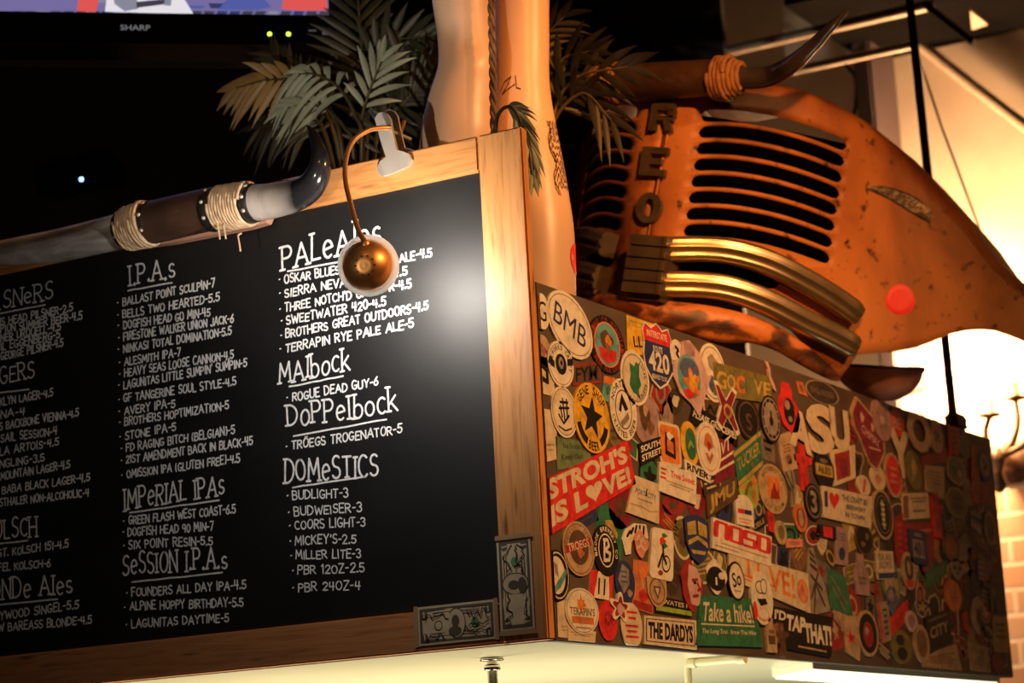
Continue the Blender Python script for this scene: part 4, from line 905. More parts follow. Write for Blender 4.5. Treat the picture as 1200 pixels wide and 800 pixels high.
# ================================================================== stickers on the side panel
PAL = dict(W=(.80, .74, .62), C=(.70, .60, .44), K=(.013, .011, .010), k=(.06, .045, .038), R=(.72, .035, .035), r=(.36, .03, .028), N=(.03, .045, .16), n=(.10, .14, .30), Y=(.80, .46, .04), y=(.52, .38, .10),
           O=(.80, .24, .04), o=(.62, .20, .07), G=(.035, .20, .10), g=(.16, .24, .12), L=(.32, .50, .07), T=(.14, .38, .40), B=(.26, .13, .06), b=(.13, .07, .04), M=(.24, .02, .045), P=(.40, .26, .28), p=(.62, .42, .42),
           V=(.20, .18, .055), S=(.34, .29, .25), s=(.20, .165, .14), t=(.52, .37, .23), F=(.75, .30, .22))
SM = {}
def wear(m, c):
    nt = m.node_tree; L = nt.links.new; t = nt.nodes.new('ShaderNodeTexCoord'); n = nt.nodes.new('ShaderNodeTexNoise'); r = nt.nodes.new('ShaderNodeValToRGB')
    n.inputs['Scale'].default_value = 42; n.inputs['Detail'].default_value = 5; n.inputs['Roughness'].default_value = .65
    e = r.color_ramp.elements; e[0].position = .34; e[0].color = tuple(x*(.72 if min(c) > .35 else .55) for x in c)+(1,); e[1].position = .56; e[1].color = (*c, 1)
    L(t.outputs['Object'], n.inputs['Vector']); L(n.outputs['Fac'], r.inputs[0]); L(r.outputs[0], nt.nodes['Principled BSDF'].inputs['Base Color'])
def smat(k):
    if k not in SM: SM[k] = mat('sticker_'+{'W': 'white', 'C': 'cream', 'K': 'black', 'k': 'charcoal', 'R': 'red', 'r': 'dark_red', 'N': 'navy', 'n': 'blue', 'Y': 'yellow', 'y': 'mustard', 'O': 'orange', 'o': 'burnt_orange', 'G': 'green', 'g': 'sage', 'L': 'lime', 'T': 'teal', 'B': 'brown', 'b': 'dark_brown', 'M': 'maroon', 'P': 'mauve', 'p': 'pink', 'V': 'olive', 'S': 'grey', 's': 'dark_grey', 't': 'tan', 'F': 'salmon'}[k], PAL[k], .5, spec=.35); wear(SM[k], PAL[k])
    return SM[k]
def yz(u, v): p = on('x', 0, u, v); return np.array([p[1], p[2]])
def circ(n=28, rx=1., ry=1., a0=0, a1=360): return [(rx*math.cos(t), ry*math.sin(t)) for t in np.linspace(math.radians(a0), math.radians(a1), n+1)[:-1]]
def rrect(r=.25, n=4): return [(sx*(1-r)+r*math.cos(a), sy*(1-r)+r*math.sin(a)) for sx, sy, s in ((1, 1, 0), (-1, 1, 90), (-1, -1, 180), (1, -1, 270)) for a in np.radians(np.linspace(s, s+90, n+1))]
def star(n=5, ri=.42, a=90): return [((1 if i % 2 == 0 else ri)*math.cos(math.radians(a+i*180/n)), (1 if i % 2 == 0 else ri)*math.sin(math.radians(a+i*180/n))) for i in range(2*n)]
def heart(n=26): 
    out = []
    for t in np.linspace(0, 2*math.pi, n+1)[:-1]: out.append((math.sin(t)**3, (13*math.cos(t)-5*math.cos(2*t)-2*math.cos(3*t)-math.cos(4*t)+2.5)/14.5))
    return out
SHIELD = [(-.95, .62), (-.78, .92), (-.4, .8), (0, 1), (.4, .8), (.78, .92), (.95, .62), (.88, .3), (.98, -.05), (.9, -.45), (.5, -.8), (0, -1), (-.5, -.8), (-.9, -.45), (-.98, -.05), (-.88, .3)]
CREST = [(-1, .75), (-.55, .9), (0, 1), (.55, .9), (1, .75), (.95, -.2), (.55, -.75), (0, -1), (-.55, -.75), (-.95, -.2)]
SPLAT = [((.75+.25*math.sin(5*t+.6))*math.cos(t), (.75+.25*math.sin(5*t+.6))*math.sin(t)) for t in np.linspace(0, 2*math.pi, 41)[:-1]]
BLOB = [((.85+.15*math.sin(3*t+1))*math.cos(t), (.85+.15*math.cos(4*t))*math.sin(t)) for t in np.linspace(0, 2*math.pi, 31)[:-1]]
BOX = [(-1, -1), (1, -1), (1, 1), (-1, 1)]
BOTTLE = [(-.8, -1), (.8, -1), (.9, -.2), (.75, .25), (.42, .55), (.42, 1), (-.42, 1), (-.42, .55), (-.75, .25), (-.9, -.2)]
ARCH = [(-1, -1), (1, -1), (1, .3)]+[(math.cos(t), .3+.7*math.sin(t)) for t in np.linspace(.2, math.pi-.2, 9)]+[(-1, .3)]
SHAPES = dict(e=circ(), b=BOX, rr=rrect(), shield=SHIELD, crest=CREST, splat=SPLAT, blob=BLOB, bottle=BOTTLE, arch=ARCH, star=star(), kite=[(0, 1), (.45, .75), (.8, .2), (1, .25), (.6, -.4), (.25, -1), (-.1, -.7), (-.6, -.5), (-1, .1), (-.75, .35), (-.45, .45), (-.35, .9)],
  hex=[(-1, .4), (-.6, 1), (.6, 1), (1, .4), (1, -.4), (.6, -1), (-.6, -1), (-1, -.4)], x=[(-.9, 1), (-.6, 1), (0, .35), (.6, .95), (.95, .8), (.4, .1), (.95, -.85), (.7, -1), (0, -.35), (-.55, -.95), (-.9, -.7), (-.45, .05)],
  man=[(-.3, 1), (.3, 1), (.3, .55), (1, .5), (1, .25), (.4, .1), (.45, -1), (.1, -1), (0, -.2), (-.1, -1), (-.45, -1), (-.4, .1), (-1, .25), (-1, .5), (-.3, .55)],
  hand=[(-.5, -1), (.5, -1), (.6, .1), (1, .35), (.8, .55), (.45, .4), (.4, 1), (.15, 1), (.1, .5), (0, .95), (-.2, .95), (-.2, .45), (-.4, .8), (-.6, .7), (-.5, .1)],
  S=None)
REG = []
TOPZ = ZT-.002
class Stk:
    def __init__(s, lab, ref, geo, shape='e', col='W', ops=(), lay=2, rot=0, border=None, cat='sticker'):
        s.lab = lab; s.ref = ref; s.shape = SHAPES[shape] if isinstance(shape, str) else shape; s.col = col; s.ops = ops; s.lay = lay; s.border = border
        if len(geo) == 4 and not hasattr(geo[0], '__len__'):
            u, v, w, h = geo; c = yz(u, v); wm = (yz(u+w/2, v)[0]-yz(u-w/2, v)[0]); m = (887-v)/(2283-u); hv = 2*math.sqrt(max((h/2)**2-(m*w/2)**2, (h*.3)**2)); hm_ = yz(u, v-hv/2)[1]-yz(u, v+hv/2)[1]
            cr, sr = math.cos(math.radians(rot)), math.sin(math.radians(rot))
            s.q = [c+np.array([x*cr*wm/2-y*sr*hm_/2, x*sr*wm/2+y*cr*hm_/2]) for x, y in ((-1, 1), (1, 1), (1, -1), (-1, -1))]
        elif len(geo) == 4: s.q = [yz(*p) for p in geo]
        REG.append(s)
    def f(s, x, y):
        a, b = (x+1)/2, (1-y)/2; q = s.q
        return (q[0]*(1-a)+q[1]*a)*(1-b)+(q[3]*(1-a)+q[2]*a)*b
    def P(s, x, y, l):
        p = s.f(x, y); return (.0006+.0011*s.lay+.00009*l, min(max(p[0], .0245), YB-.003), min(max(p[1], 2.0005), TOPZ))
    def outline(s): return [s.f(x, y) for x, y in s.shape]
    def size(s): return np.linalg.norm(s.f(1, 0)-s.f(-1, 0)), np.linalg.norm(s.f(0, 1)-s.f(0, -1))
    def build(s):
        mb = MB(); cols = []; l = [0]
        def mi(c):
            if c not in cols: cols.append(c)
            return cols.index(c)
        def poly(pts, c): mb.add([s.P(x, y, l[0]) for x, y in pts], [tuple(range(len(pts)))], mi(c))
        n = len(s.shape); top = [s.P(x, y, 0) for x, y in s.shape]; bot = [(.0003, p[1], p[2]) for p in top]
        base = s.border[0] if s.border else s.col
        mb.add(top, [tuple(range(n))], mi(base)); mb.add(top+bot, [(i, n+i, n+(i+1) % n, (i+1) % n) for i in range(n)], mi(base))
        if s.border: l[0] += 1; k = s.border[1]; poly([(x*k, y*k) for x, y in s.shape], s.col)
        W_, H_ = s.size(); asp = W_/H_
        for op in s.ops:
            l[0] += 1; k = op[0]
            if k == 'p': poly(op[1], op[2])
            elif k in SHAPES and SHAPES[k]: _, x, y, rx, ry, c = op[:6]; ro = math.radians(op[6]) if len(op) > 6 else 0; poly([(x+rx*(px*math.cos(ro)-py*math.sin(ro)), y+ry*(px*math.sin(ro)+py*math.cos(ro))) for px, py in SHAPES[k]], c)
            elif k == 'heart': _, x, y, rx, ry, c = op; poly([(x+rx*a, y+ry*b) for a, b in heart()], c)
            elif k == 't':
                _, tx, x, y, w, h, c = op[:7]; ro = math.radians(op[7]) if len(op) > 7 else 0; V, F, _s = glyphmesh(tx, op[8] if len(op) > 8 else .014)
                vs = []
                for a, b in V: a *= w; b *= h; vs.append(s.P(x+a*math.cos(ro)-b*math.sin(ro)/1, y+a*math.sin(ro)+b*math.cos(ro), l[0]))
                mb.add(vs, F, mi(c))
            elif k == 'ring':
                _, tx, rad, sz, a0, a1, c = op
                for i, ch in enumerate(tx):
                    if ch == ' ': continue
                    a = math.radians(a0+(a1-a0)*(i+.5)/len(tx)); V, F, d = glyphmesh(ch, .02); inv = a1 > a0; ro = a-math.pi/2+(math.pi if inv else 0)
                    ww = abs(math.radians(a1-a0))/len(tx)*rad*.8
                    mb.add([s.P(rad*math.cos(a)+(q[0]*ww*math.cos(ro)-q[1]*sz*math.sin(ro)), rad*math.sin(a)+(q[0]*ww*math.sin(ro)+q[1]*sz*math.cos(ro)), l[0]) for q in V], F, mi(c))
            elif k == 'st':
                _, pls, th, c = op; ribbon(mb, pls, lambda x, y, z: s.P(x, y, l[0]+z*.15), th, mi(c))
            elif k == 'lines':
                _, x, y, w, h, nn, c = op
                for i in range(nn): yy = y+h/2-h*(i+.5)/nn; d = w/2*(1-.25*(i % 2)); poly([(x-d, yy-h/nn*.22), (x+d, yy-h/nn*.22), (x+d, yy+h/nn*.22), (x-d, yy+h/nn*.22)], c)
        o = mb.build('sticker', [smat(c) for c in cols]); return tag(o, s.lab, 'sticker', 'stickers covering the side panel')
E_ = 'e'
def ring_badge(c1, c2): return [('e', 0, 0, .88, .88, c1), ('e', 0, 0, .62, .62, c2)]
# --- left edge, top to bottom
Stk('white oval sticker with a black G, cut by the chalkboard post at the top', 'oval with a black G', (632.5, 365, 17, 42), 'e', 'W', [('t', 'G', 0, 0, 1.1, 1.1, 'K', 0, 0)], 4)
Stk('large white oval sticker with navy capitals BMB near the top left corner of the panel', 'big white oval with navy capitals', (666, 381, 53, 72), 'e', 'W', [('e', 0, 0, .93, .9, 'S'), ('e', 0, 0, .9, .86, 'W'), ('t', 'BMB', 0, 0, 1.4, .72, 'N', 0, 0)], 3, -18)
Stk('round black sticker with a teal centre, brown animal shape and red banner', 'black round sticker with teal centre', (710, 404, 42, 68), 'e', 'K', [('ring', 'BREWING CO MOUNTAIN', .84, .2, 200, -20, 'r'), ('ring', 'BEER ALE LAGER', .84, .2, 215, 325, 'r'), ('e', 0, 0, .72, .78, 'O'), ('e', 0, 0, .66, .73, 'T'), ('blob', -.05, .15, .42, .36, 'b'), ('blob', .05, .1, .2, .26, 'O'), ('p', [(-.5, -.15), (.5, -.15), (.42, -.5), (0, -.66), (-.42, -.5)], 'R'), ('blob', 0, -.12, .14, .2, 'B')], 2)
Stk('yellow rectangular sticker with black marks half hidden behind the interstate shield sticker', 'yellow rectangle', [(732.5, 369), (765, 380), (765, 419), (734, 413)], 'b', 'Y', [('lines', 0, .65, 1.7, .4, 2, 'y'), ('t', 'LL', -.2, -.3, .7, .6, 'K', 8)], 2)
Stk('interstate shield sticker in red and blue reading 420', 'interstate shield', (768.5, 417, 35, 78), 'shield', 'N', [('p', [(-.9, .62), (-.76, .84), (-.4, .72), (0, .92), (.4, .72), (.76, .84), (.9, .62), (.84, .36), (-.84, .36)], 'R'), ('t', 'INTERSTATE', 0, .6, 1.3, .2, 'W'), ('t', 'ROUTE', 0, .18, .6, .18, 'W'), ('t', '420', .02, -.2, 1.35, .6, 'W', 0, .03), ('t', 'BREWED TO GO', 0, -.66, 1.0, .14, 'W')], 4, 0, ('W', .93))
Stk('white oval sticker with a ragged green shape left of the interstate shield', 'oval with green shape', (742, 443, 33, 64), 'e', 'W', [('e', 0, 0, .88, .88, 'S'), ('e', 0, 0, .82, .82, 'C'), ('p', [(-.35, .5), (0, .42), (.1, .6), (.35, .55), (.3, .1), (.4, -.2), (.2, -.4), (.25, -.75), (.02, -.6), (-.2, -.55), (-.42, -.3), (-.3, .1)], 'G'), ('ring', 'LOCAL BREWERY', .72, .16, 60, -90, 'K')], 3)
Stk('round white sticker with a dark rosette and side ribbons below the big white oval', 'white rosette', (655, 427, 30, 54), 'e', 'W', [('e', 0, 0, .9, .9, 'S'), ('e', 0, 0, .86, .86, 'W'), ('ring', 'ALEWORKS CRAFT', .72, .2, 200, -20, 'K'), ('p', [(-1, -.05), (-.5, -.25), (-.5, .05), (-.85, .25)], 'K'), ('p', [(.5, 0), (.95, .1), (.95, .4), (.5, .3)], 'K'), ('e', 0, 0, .42, .45, 'K'), ('e', 0, .05, .2, .26, 'S'), ('e', .02, .06, .09, .1, 'K')], 3)
Stk('white oval sticker with an ink-sketched ship left of the yellow star sticker', 'white oval with sketched ship', (659, 483, 30, 60), 'e', 'W', [('e', 0, 0, .93, .92, 'S'), ('e', 0, 0, .88, .87, 'C'), ('e', 0, 0, .70, .7, 'W'), ('st', [[(-.3, .35), (.3, .4)], [(-.4, .1), (.35, .2)], [(-.1, .5), (0, -.35)], [(.2, .5), (.2, -.2)], [(-.45, -.15), (-.1, -.45), (.35, -.1)], [(-.3, .2), (-.2, -.2)]], .05, 'K'), ('st', [[(-.5, -.6), (0, -.72), (.5, -.58)]], .03, 'K')], 3)
Stk('black and dark red rectangular sticker between the rosette and the black round sticker', 'dark red rectangle', [(669, 428), (703, 423), (703, 449), (670, 452)], 'b', 'b', [('t', 'FYM', 0, 0, 1.5, 1.3, 'K'), ('p', [(-1, .8), (1, .8), (1, .95), (-1, .95)], 'r'), ('p', [(-1, -.95), (1, -.95), (1, -.8), (-1, -.8)], 'r')], 1, 0, ('r', .94))
Stk('large yellow oval sticker with a black star in its middle', 'yellow oval with black star', (691, 490, 42, 82), 'e', 'Y', [('ring', 'GENE SHOP', .8, .26, 150, 30, 'K'), ('p', [(math.cos(a)*.88, math.sin(a)*.88) for a in np.radians(np.linspace(195, 245, 8))]+[(math.cos(a)*.66, math.sin(a)*.66) for a in np.radians(np.linspace(245, 195, 8))], 'K'), ('p', [(math.cos(a)*.88, math.sin(a)*.88) for a in np.radians(np.linspace(-15, -60, 8))]+[(math.cos(a)*.66, math.sin(a)*.66) for a in np.radians(np.linspace(-60, -15, 8))], 'K'), ('ring', 'BEER', .8, .26, 250, 292, 'K'), ('star', -.02, .02, .62, .62, 'K', -8)], 4)
Stk('small teal and red scrap sticker right of the black round sticker', 'teal and red scrap', [(707, 440), (720, 443), (717, 473), (704, 468)], 'b', 'T', [('p', [(-1, .4), (1, .4), (1, 1), (-1, 1)], 'O'), ('blob', 0, -.1, .5, .4, 'G')], 1)
Stk('white oval sticker with a black triangle and lettered rim right of the yellow star', 'white oval with black triangle', (728.5, 480, 31, 72), 'e', 'W', [('ring', 'NORTHERN', .82, .2, 165, 15, 'K'), ('ring', 'CRAFTED BEER', .82, .2, 195, 345, 'K'), ('e', 0, 0, .62, .64, 'K'), ('e', 0, 0, .57, .6, 'W'), ('p', [(-.38, -.05), (-.1, .52), (.35, .05), (.1, -.05), (-.1, .18), (-.2, -.12)], 'K'), ('p', [(-.3, -.45), (.3, -.05), (.4, -.25), (-.15, -.58)], 'S')], 3)
Stk('sage green rectangular sticker with script writing tucked above the red banner', 'sage green rectangle', [(650, 511), (692, 519), (691, 543), (652, 551)], 'b', 'g', [('t', 'No Smoking', 0, .45, 1.2, .5, 'K', 0, 0), ('t', 'Keep Out', -.1, -.3, 1.2, .5, 'K', 0, 0)], 1)
Stk('big red banner sticker with two rows of cream letters and a heart', 'red banner with heart', [(634, 559), (733, 516), (743, 567), (640, 625)], 'b', 'R', [('t', "STROH'S", 0, .47, 1.85, .78, 'C', 0, .045), ('t', 'IS L', -.52, -.47, .82, .78, 'C', 0, .045), ('heart', .06, -.45, .19, .38, 'C'), ('t', 'VE!', .58, -.47, .66, .78, 'C', 0, .045)], 3)
Stk('plain cream card sticker against the chalkboard post above the red banner', 'cream card by the post', [(634, 478), (651, 482), (652, 538), (636, 540)], 'b', 'C', [('lines', 0, -.5, 1.2, .4, 2, 't')], 1)
Stk('large mauve oval sticker with a faded brown figure right of the black triangle oval', 'mauve oval', (756, 490, 32, 62), 'e', 'P', [('blob', -.1, .1, .45, .6, 'b'), ('blob', 0, .3, .2, .25, 't'), ('blob', .3, -.3, .3, .3, 'B')], 1)
Stk('black rectangular sticker with two rows of white capitals above the pale brewery card', 'black street-sign rectangle', [(746, 520), (773, 511), (775, 533), (749, 546)], 'b', 'K', [('t', 'SOUTH', 0, .42, 1.7, .62, 'W', 0, .03), ('t', 'STREET', 0, -.4, 1.7, .62, 'W', 0, .03)], 3)
Stk('white card sticker with small dark lettering right of the red banner', 'white card with dark lettering', [(742, 557), (771, 568), (770, 614), (732, 600)], 'b', 'C', [('t', 'PORT  CITY', 0, .25, 1.5, .28, 'n'), ('p', [(-.05, .15), (.1, .15), (.06, .55), (0, .55)], 'N'), ('lines', 0, -.1, 1.0, .12, 1, 'S'), ('st', [[(-.9, -.5), (-.2, -.45), (.4, -.55), (.9, -.4)]], .03, 't')], 3)
Stk('white card sticker with small red lettering and three red dashes', 'white card with red lettering', [(770, 541), (813.5, 556), (813, 592), (769, 575)], 'b', 'W', [('t', 'Tree Sweet', .25, .45, 1.3, .42, 'R', 0, .02), ('lines', -.78, .3, .3, .9, 3, 'R'), ('lines', .1, -.2, 1.5, .35, 2, 't')], 4)
Stk('orange rounded sticker with a black mug shape above the red-lettered card', 'orange mug sticker', (783, 521, 25, 50), 'rr', 'O', [('p', [(-.5, -.5), (.45, -.65), (.5, .35), (-.4, .55)], 'K'), ('p', [(-.3, -.3), (.3, -.42), (.32, .12), (-.25, .25)], 'O'), ('blob', 0, .4, .35, .2, 'W')], 3, 0, ('C', .86))
Stk('narrow yellow oval sticker with a green centre', 'yellow oval with green centre', (807, 520, 21, 52), 'e', 'Y', [('e', .1, 0, .6, .72, 'G'), ('st', [[(-.2, -.2), (.1, .1), (.35, -.1)]], .08, 'L')], 2)
Stk('white medallion sticker with a brown bearded figure below the slanted black lettering', 'white medallion', (828, 526, 28, 62), 'e', 'W', [('e', 0, 0, .85, .85, 'F'), ('e', 0, 0, .8, .8, 'W'), ('p', [(-.4, .1), (-.25, .5), (0, .62), (.25, .5), (.4, .1), (.2, 0), (0, .25), (-.2, 0)], 'o'), ('p', [(-.35, -.2), (0, -.6), (.35, -.2), (.15, -.15), (0, -.35), (-.15, -.15)], 'o'), ('blob', 0, .1, .2, .2, 'r')], 4)
Stk('small black and white bilingual block-letter sticker below the yellow-green oval', 'small black block-letter sticker', [(800, 538), (832, 554), (830, 566), (801, 552)], 'b', 'W', [('t', 'RIVER', 0, 0, 1.7, 1.3, 'K', 0, .04)], 3)
Stk('maroon and white striped sticker under the white medallion', 'maroon striped sticker', [(838, 518), (857, 500), (860, 556), (836, 568)], 'b', 'M', [('p', [(-1, -.1), (1, -.1), (1, .02), (-1, .02)], 'W'), ('p', [(-1, -.5), (1, -.5), (1, -.38), (-1, -.38)], 'W'), ('t', 'VT', .1, .45, 1.1, .6, 'W')], 2)
Stk('dark green rectangular sticker tilted, with mustard letters between cream borders', 'tilted green rectangle', [(857, 530), (889, 504), (892, 546), (864, 571)], 'b', 'G', [('p', [(-1, .7), (1, .7), (1, .95), (-1, .95)], 'y'), ('p', [(-1, -.95), (1, -.95), (1, -.7), (-1, -.7)], 'y'), ('t', 'TUCKER', 0, .15, 1.7, .7, 'y'), ('star', .2, -.45, .12, .2, 'R')], 3)
Stk('tilted dark sticker with gold letters JMU', 'gold-lettered dark sticker', [(825, 581), (861, 559), (862, 584), (827, 607)], 'b', 'b', [('t', 'JMU', 0, 0, 1.7, 1.6, 'y', 0, .04)], 4)
Stk('lime green rounded sticker with orange spots right of the gold-lettered sticker', 'lime green sticker', (876, 573, 23, 48), 'e', 'L', [('blob', -.6, .1, .2, .25, 'O'), ('blob', .6, .4, .25, .35, 'O'), ('st', [[(-.3, -.2), (0, .2), (.3, .3)]], .12, 'B'), ('e', .55, -.3, .2, .4, 'o')], 2)
Stk('big tan oval sticker with an orange square emblem', 'big tan oval with orange emblem', (904, 573, 33, 58), 'e', 't', [('e', 0, 0, .86, .88, 'y'), ('e', 0, 0, .8, .82, 't'), ('rr', .05, .05, .45, .45, 'O'), ('p', [(-.2, -.2), (.1, .3), (.25, -.1), (.4, .1), (.4, -.35), (-.2, -.4)], 'r'), ('ring', 'BREWING CO', .8, .2, 150, 30, 'B'), ('ring', 'TAP ROOM', .8, .2, 215, 325, 'B')], 3)
Stk('cream arch-shaped sticker with a small red and blue mark above the red space lettering', 'cream arch', (870, 598, 20, 36), 'arch', 'W', [('p', [(-.8, -.25), (0, -.25), (0, .05), (-.8, .05)], 'R'), ('p', [(0, -.25), (.8, -.25), (.8, .05), (0, .05)], 'N'), ('lines', 0, -.7, 1.5, .4, 2, 'F')], 4)
WORM = []
def worm(x0, pl): return [[(x0+px*.36, -.05+py*.95-.1) for px, py in p] for p in pl]
_n = [[(0, 0), (0, .85), (.12, 1), (.88, 1), (1, .85), (1, 0)]]; _a = [[(.1, 0), (.9, 0), (1, .12), (1, .88), (.9, 1), (.1, 1), (0, .88), (0, .12), (.1, 0)]]; _sg = [[(1, 1), (.12, 1), (0, .88), (0, .62), (.1, .5), (.9, .5), (1, .38), (1, .12), (.88, 0), (0, 0)]]
NQ = [(833, 606), (902, 629), (901, 664), (832, 642)]
Stk('white strip sticker with rounded red lowercase space lettering', 'white strip with red space lettering', NQ, 'b', 'W', [('st', worm(-.9, _n)+worm(-.42, _a)+worm(.06, _sg)+worm(.54, _a), .085, 'R'), ('lines', .1, -.5, 1.6, .18, 1, 't'), ('lines', -.5, -.75, .8, .16, 1, 'S')], 4)
Stk('long white strip sticker with faded orange capitals and a round orange end emblem', 'white strip with orange capitals', [(852, 646), (945, 672), (948, 719), (853, 678)], 'b', 'C', [('t', 'LI', -.42, .2, .3, 1.2, 'O', 0, .02), ('t', 'VE!', .28, .08, .66, 1.35, 'O', 0, .02), ('lines', -.35, -.45, 1.0, .5, 2, 'O'), ('e', .82, .0, .15, .62, 'O'), ('e', .82, 0, .11, .46, 'F'), ('star', .82, 0, .08, .34, 'O')], 3)
Stk('navy and gold crest sticker between the cyclist card and the red space lettering', 'navy and gold crest', (815, 632, 28, 58), 'crest', 'N', [('p', [(-.8, .6), (-.1, .75), (-.1, .2), (-.8, .1)], 'y'), ('p', [(.1, .75), (.8, .6), (.8, .1), (.1, .2)], 'y'), ('p', [(-.8, -.1), (0, .15), (.8, -.1), (.8, -.3), (0, -.02), (-.8, -.3)], 'y'), ('p', [(-.6, -.45), (.6, -.45), (.5, -.6), (-.5, -.6)], 'y')], 4)
Stk('white rounded card sticker with a small cyclist drawing', 'white cyclist card', [(762, 617), (787, 623), (786, 682), (758, 676)], 'rr', 'W', [('blob', .1, .75, .3, .1, 'G'), ('blob', -.05, .5, .32, .2, 'R'), ('blob', .15, .35, .3, .12, 'G'), ('e', .35, -.35, .38, .34, 'K'), ('e', .35, -.35, .3, .27, 'W'), ('st', [[(0, .3), (.1, -.1), (.35, -.35)], [(-.3, -.5), (0, 0)]], .07, 'K'), ('e', -.1, -.75, .2, .1, 'r')], 4)
Stk('white splash-shaped sticker with a black disc and pale bottle mark', 'white splash with black disc', (837, 676, 27, 42), 'blob', 'W', [('e', 0, -.1, .78, .68, 'K'), ('p', [(-.08, -.45), (.08, -.45), (.08, -.02), (-.08, -.02)], 'W'), ('e', .5, .1, .3, .2, 'W')], 3)
Stk('small white oval sticker with black script letters So and a black rim', 'white oval with script letters', (860, 681, 19, 46), 'e', 'W', [('t', 'So', 0, .1, 1.1, .75, 'K', 12), ('lines', 0, -.5, .8, .15, 1, 'S')], 5, 0, ('K', .88))
Stk('sticker of a pale face with long red hair left of the black disc', 'red-haired face', (808, 686, 29, 62), 'blob', 'r', [('p', [(-.1, .8), (.5, .7), (.85, .2), (.7, -.2), (.85, -.5), (.4, -.75), (-.1, -.7), (-.3, 0)], 'p'), ('st', [[(.1, .2), (.5, .25)], [(.5, .1), (.7, -.1), (.5, -.15)], [(.1, -.4), (.5, -.35)]], .06, 'r'), ('e', .3, .12, .12, .06, 'K')], 3)
Stk('green rectangular sticker reading Take a hike! in cream', 'green rectangle with cream words', [(819, 697), (880, 702), (892, 758), (812, 756)], 'b', 'G', [('t', 'Take a hike!', -.02, .35, 1.75, .78, 'C', 0, .02), ('p', [(-.9, -.18), (.85, -.18), (.85, -.12), (-.9, -.12)], 'C'), ('t', 'The Long Trail  Brew The Hike', 0, -.45, 1.7, .24, 'C')], 4)
Stk('white oval sticker with a line-drawn glass to the right of the green words', 'white oval with line drawing', (890, 701, 25, 62), 'e', 'W', [('e', -.15, .4, .42, .25, 'K'), ('e', -.15, .4, .36, .2, 'W'), ('e', .2, .45, .3, .3, 'K'), ('e', .2, .45, .24, .25, 'W'), ('p', [(-.5, -.05), (.3, 0), (.45, -.2), (-.2, -.3)], 'K'), ('e', 0, -.62, .55, .25, 'F'), ('e', 0, -.58, .48, .2, 'W'), ('e', -.75, -.5, .2, .35, 'R')], 5)
Stk('black rectangular sticker with the joke I\'D TAP THAT! in white', 'black rectangle with white joke', [(902, 710), (973, 723), (972, 770), (905, 757)], 'b', 'K', [('t', "I'D", -.75, .62, .36, .5, 'W', -3, .03), ('t', 'TAP', -.25, .32, .62, .8, 'W', -3, .05), ('t', 'THAT!', .5, .0, .95, 1.0, 'W', 3, .05), ('lines', .3, -.78, 1.0, .2, 1, 't'), ('e', -.85, -.3, .2, .5, 'B')], 4)
Stk('cream sticker with bold black band name letters at the bottom of the panel', 'cream sticker with bold black capitals', [(752, 721), (813, 727), (814, 761), (752, 754)], 'b', 'C', [('b', 0, 0, .93, .82, 'K'), ('b', 0, 0, .9, .76, 'C'), ('t', 'THE DARDYS', 0, 0, 1.7, 1.2, 'K', 0, .05)], 4)
Stk('narrow black and green band sticker above the bold black capitals', 'black and green band', [(768, 698), (809, 706), (809, 724), (767, 717)], 'b', 'K', [('t', 'WATES P', .1, .45, 1.5, .6, 'C'), ('p', [(-1, -.75), (1, -.75), (1, -.15), (-1, -.15)], 'L')], 2)
Stk('brown ringed badge sticker with a pale triangle below the cyclist card', 'brown ringed badge', (768, 693, 23, 40), 'crest', 't', [('e', 0, 0, .8, .8, 'B'), ('e', 0, 0, .66, .68, 't'), ('p', [(-.4, .3), (.4, .3), (0, -.5)], 'b'), ('p', [(-.22, .2), (.22, .2), (0, -.25)], 'C')], 3)
Stk('reddish brown card sticker with an orange flower left of the cyclist card', 'reddish brown card', [(741, 655), (766, 660), (764, 720), (740, 712)], 'b', 'o', [('blob', -.1, .5, .4, .25, 'O'), ('p', [(-.2, -.2), (0, .6), (.1, -.2)], 't'), ('blob', 0, -.4, .5, .3, 'R'), ('b', 0, -.8, .9, .15, 'r')], 1)
Stk('brown and tan oval sticker with slanted pale lettering across it below the red banner', 'brown oval with slanted lettering', (676, 643, 37, 64), 'e', 't', [('e', 0, 0, .93, .93, 'B'), ('e', 0, 0, .88, .88, 't'), ('ring', 'INDEPENDENT BREWING', .78, .16, 190, -10, 'B'), ('e', 0, .05, .62, .64, 'b'), ('blob', .1, -.15, .25, .2, 'o'), ('p', [(-.85, -.25), (.75, .2), (.75, .5), (-.85, .05)], 'r'), ('t', 'TROEGS', -.03, .13, 1.4, .3, 'C', 14)], 3)
Stk('black oval sticker with a large white looped letter below the end of the red banner', 'black oval with looped letter', (708, 645, 29, 60), 'e', 'K', [('ring', 'BROOK BREWERY CO', .84, .18, 200, -20, 'W'), ('e', 0, 0, .62, .66, 'W'), ('e', 0, 0, .55, .6, 'K'), ('st', [[(-.1, .4), (-.2, -.4), (.2, -.35), (.3, -.1), (-.1, 0), (.25, .2), (.15, .42), (-.15, .4)]], .07, 'W')], 3)
Stk('white curved handle-shaped sticker with black bars beside a salmon blob', 'white handle shape with black bars', (743, 632, 31, 40), [(-1, -.1), (-.7, .5), (0, .95), (.9, 1), (1, .2), (.6, .1), (.1, .2), (-.3, -.2), (-.4, -.9), (-.8, -1)], 'W', [('st', [[(-.6, .1), (-.35, .45)], [(-.3, .3), (-.1, .65)], [(0, .4), (.15, .8)], [(.35, .4), (.4, .85)], [(.65, .4), (.7, .85)]], .07, 'K')], 2)
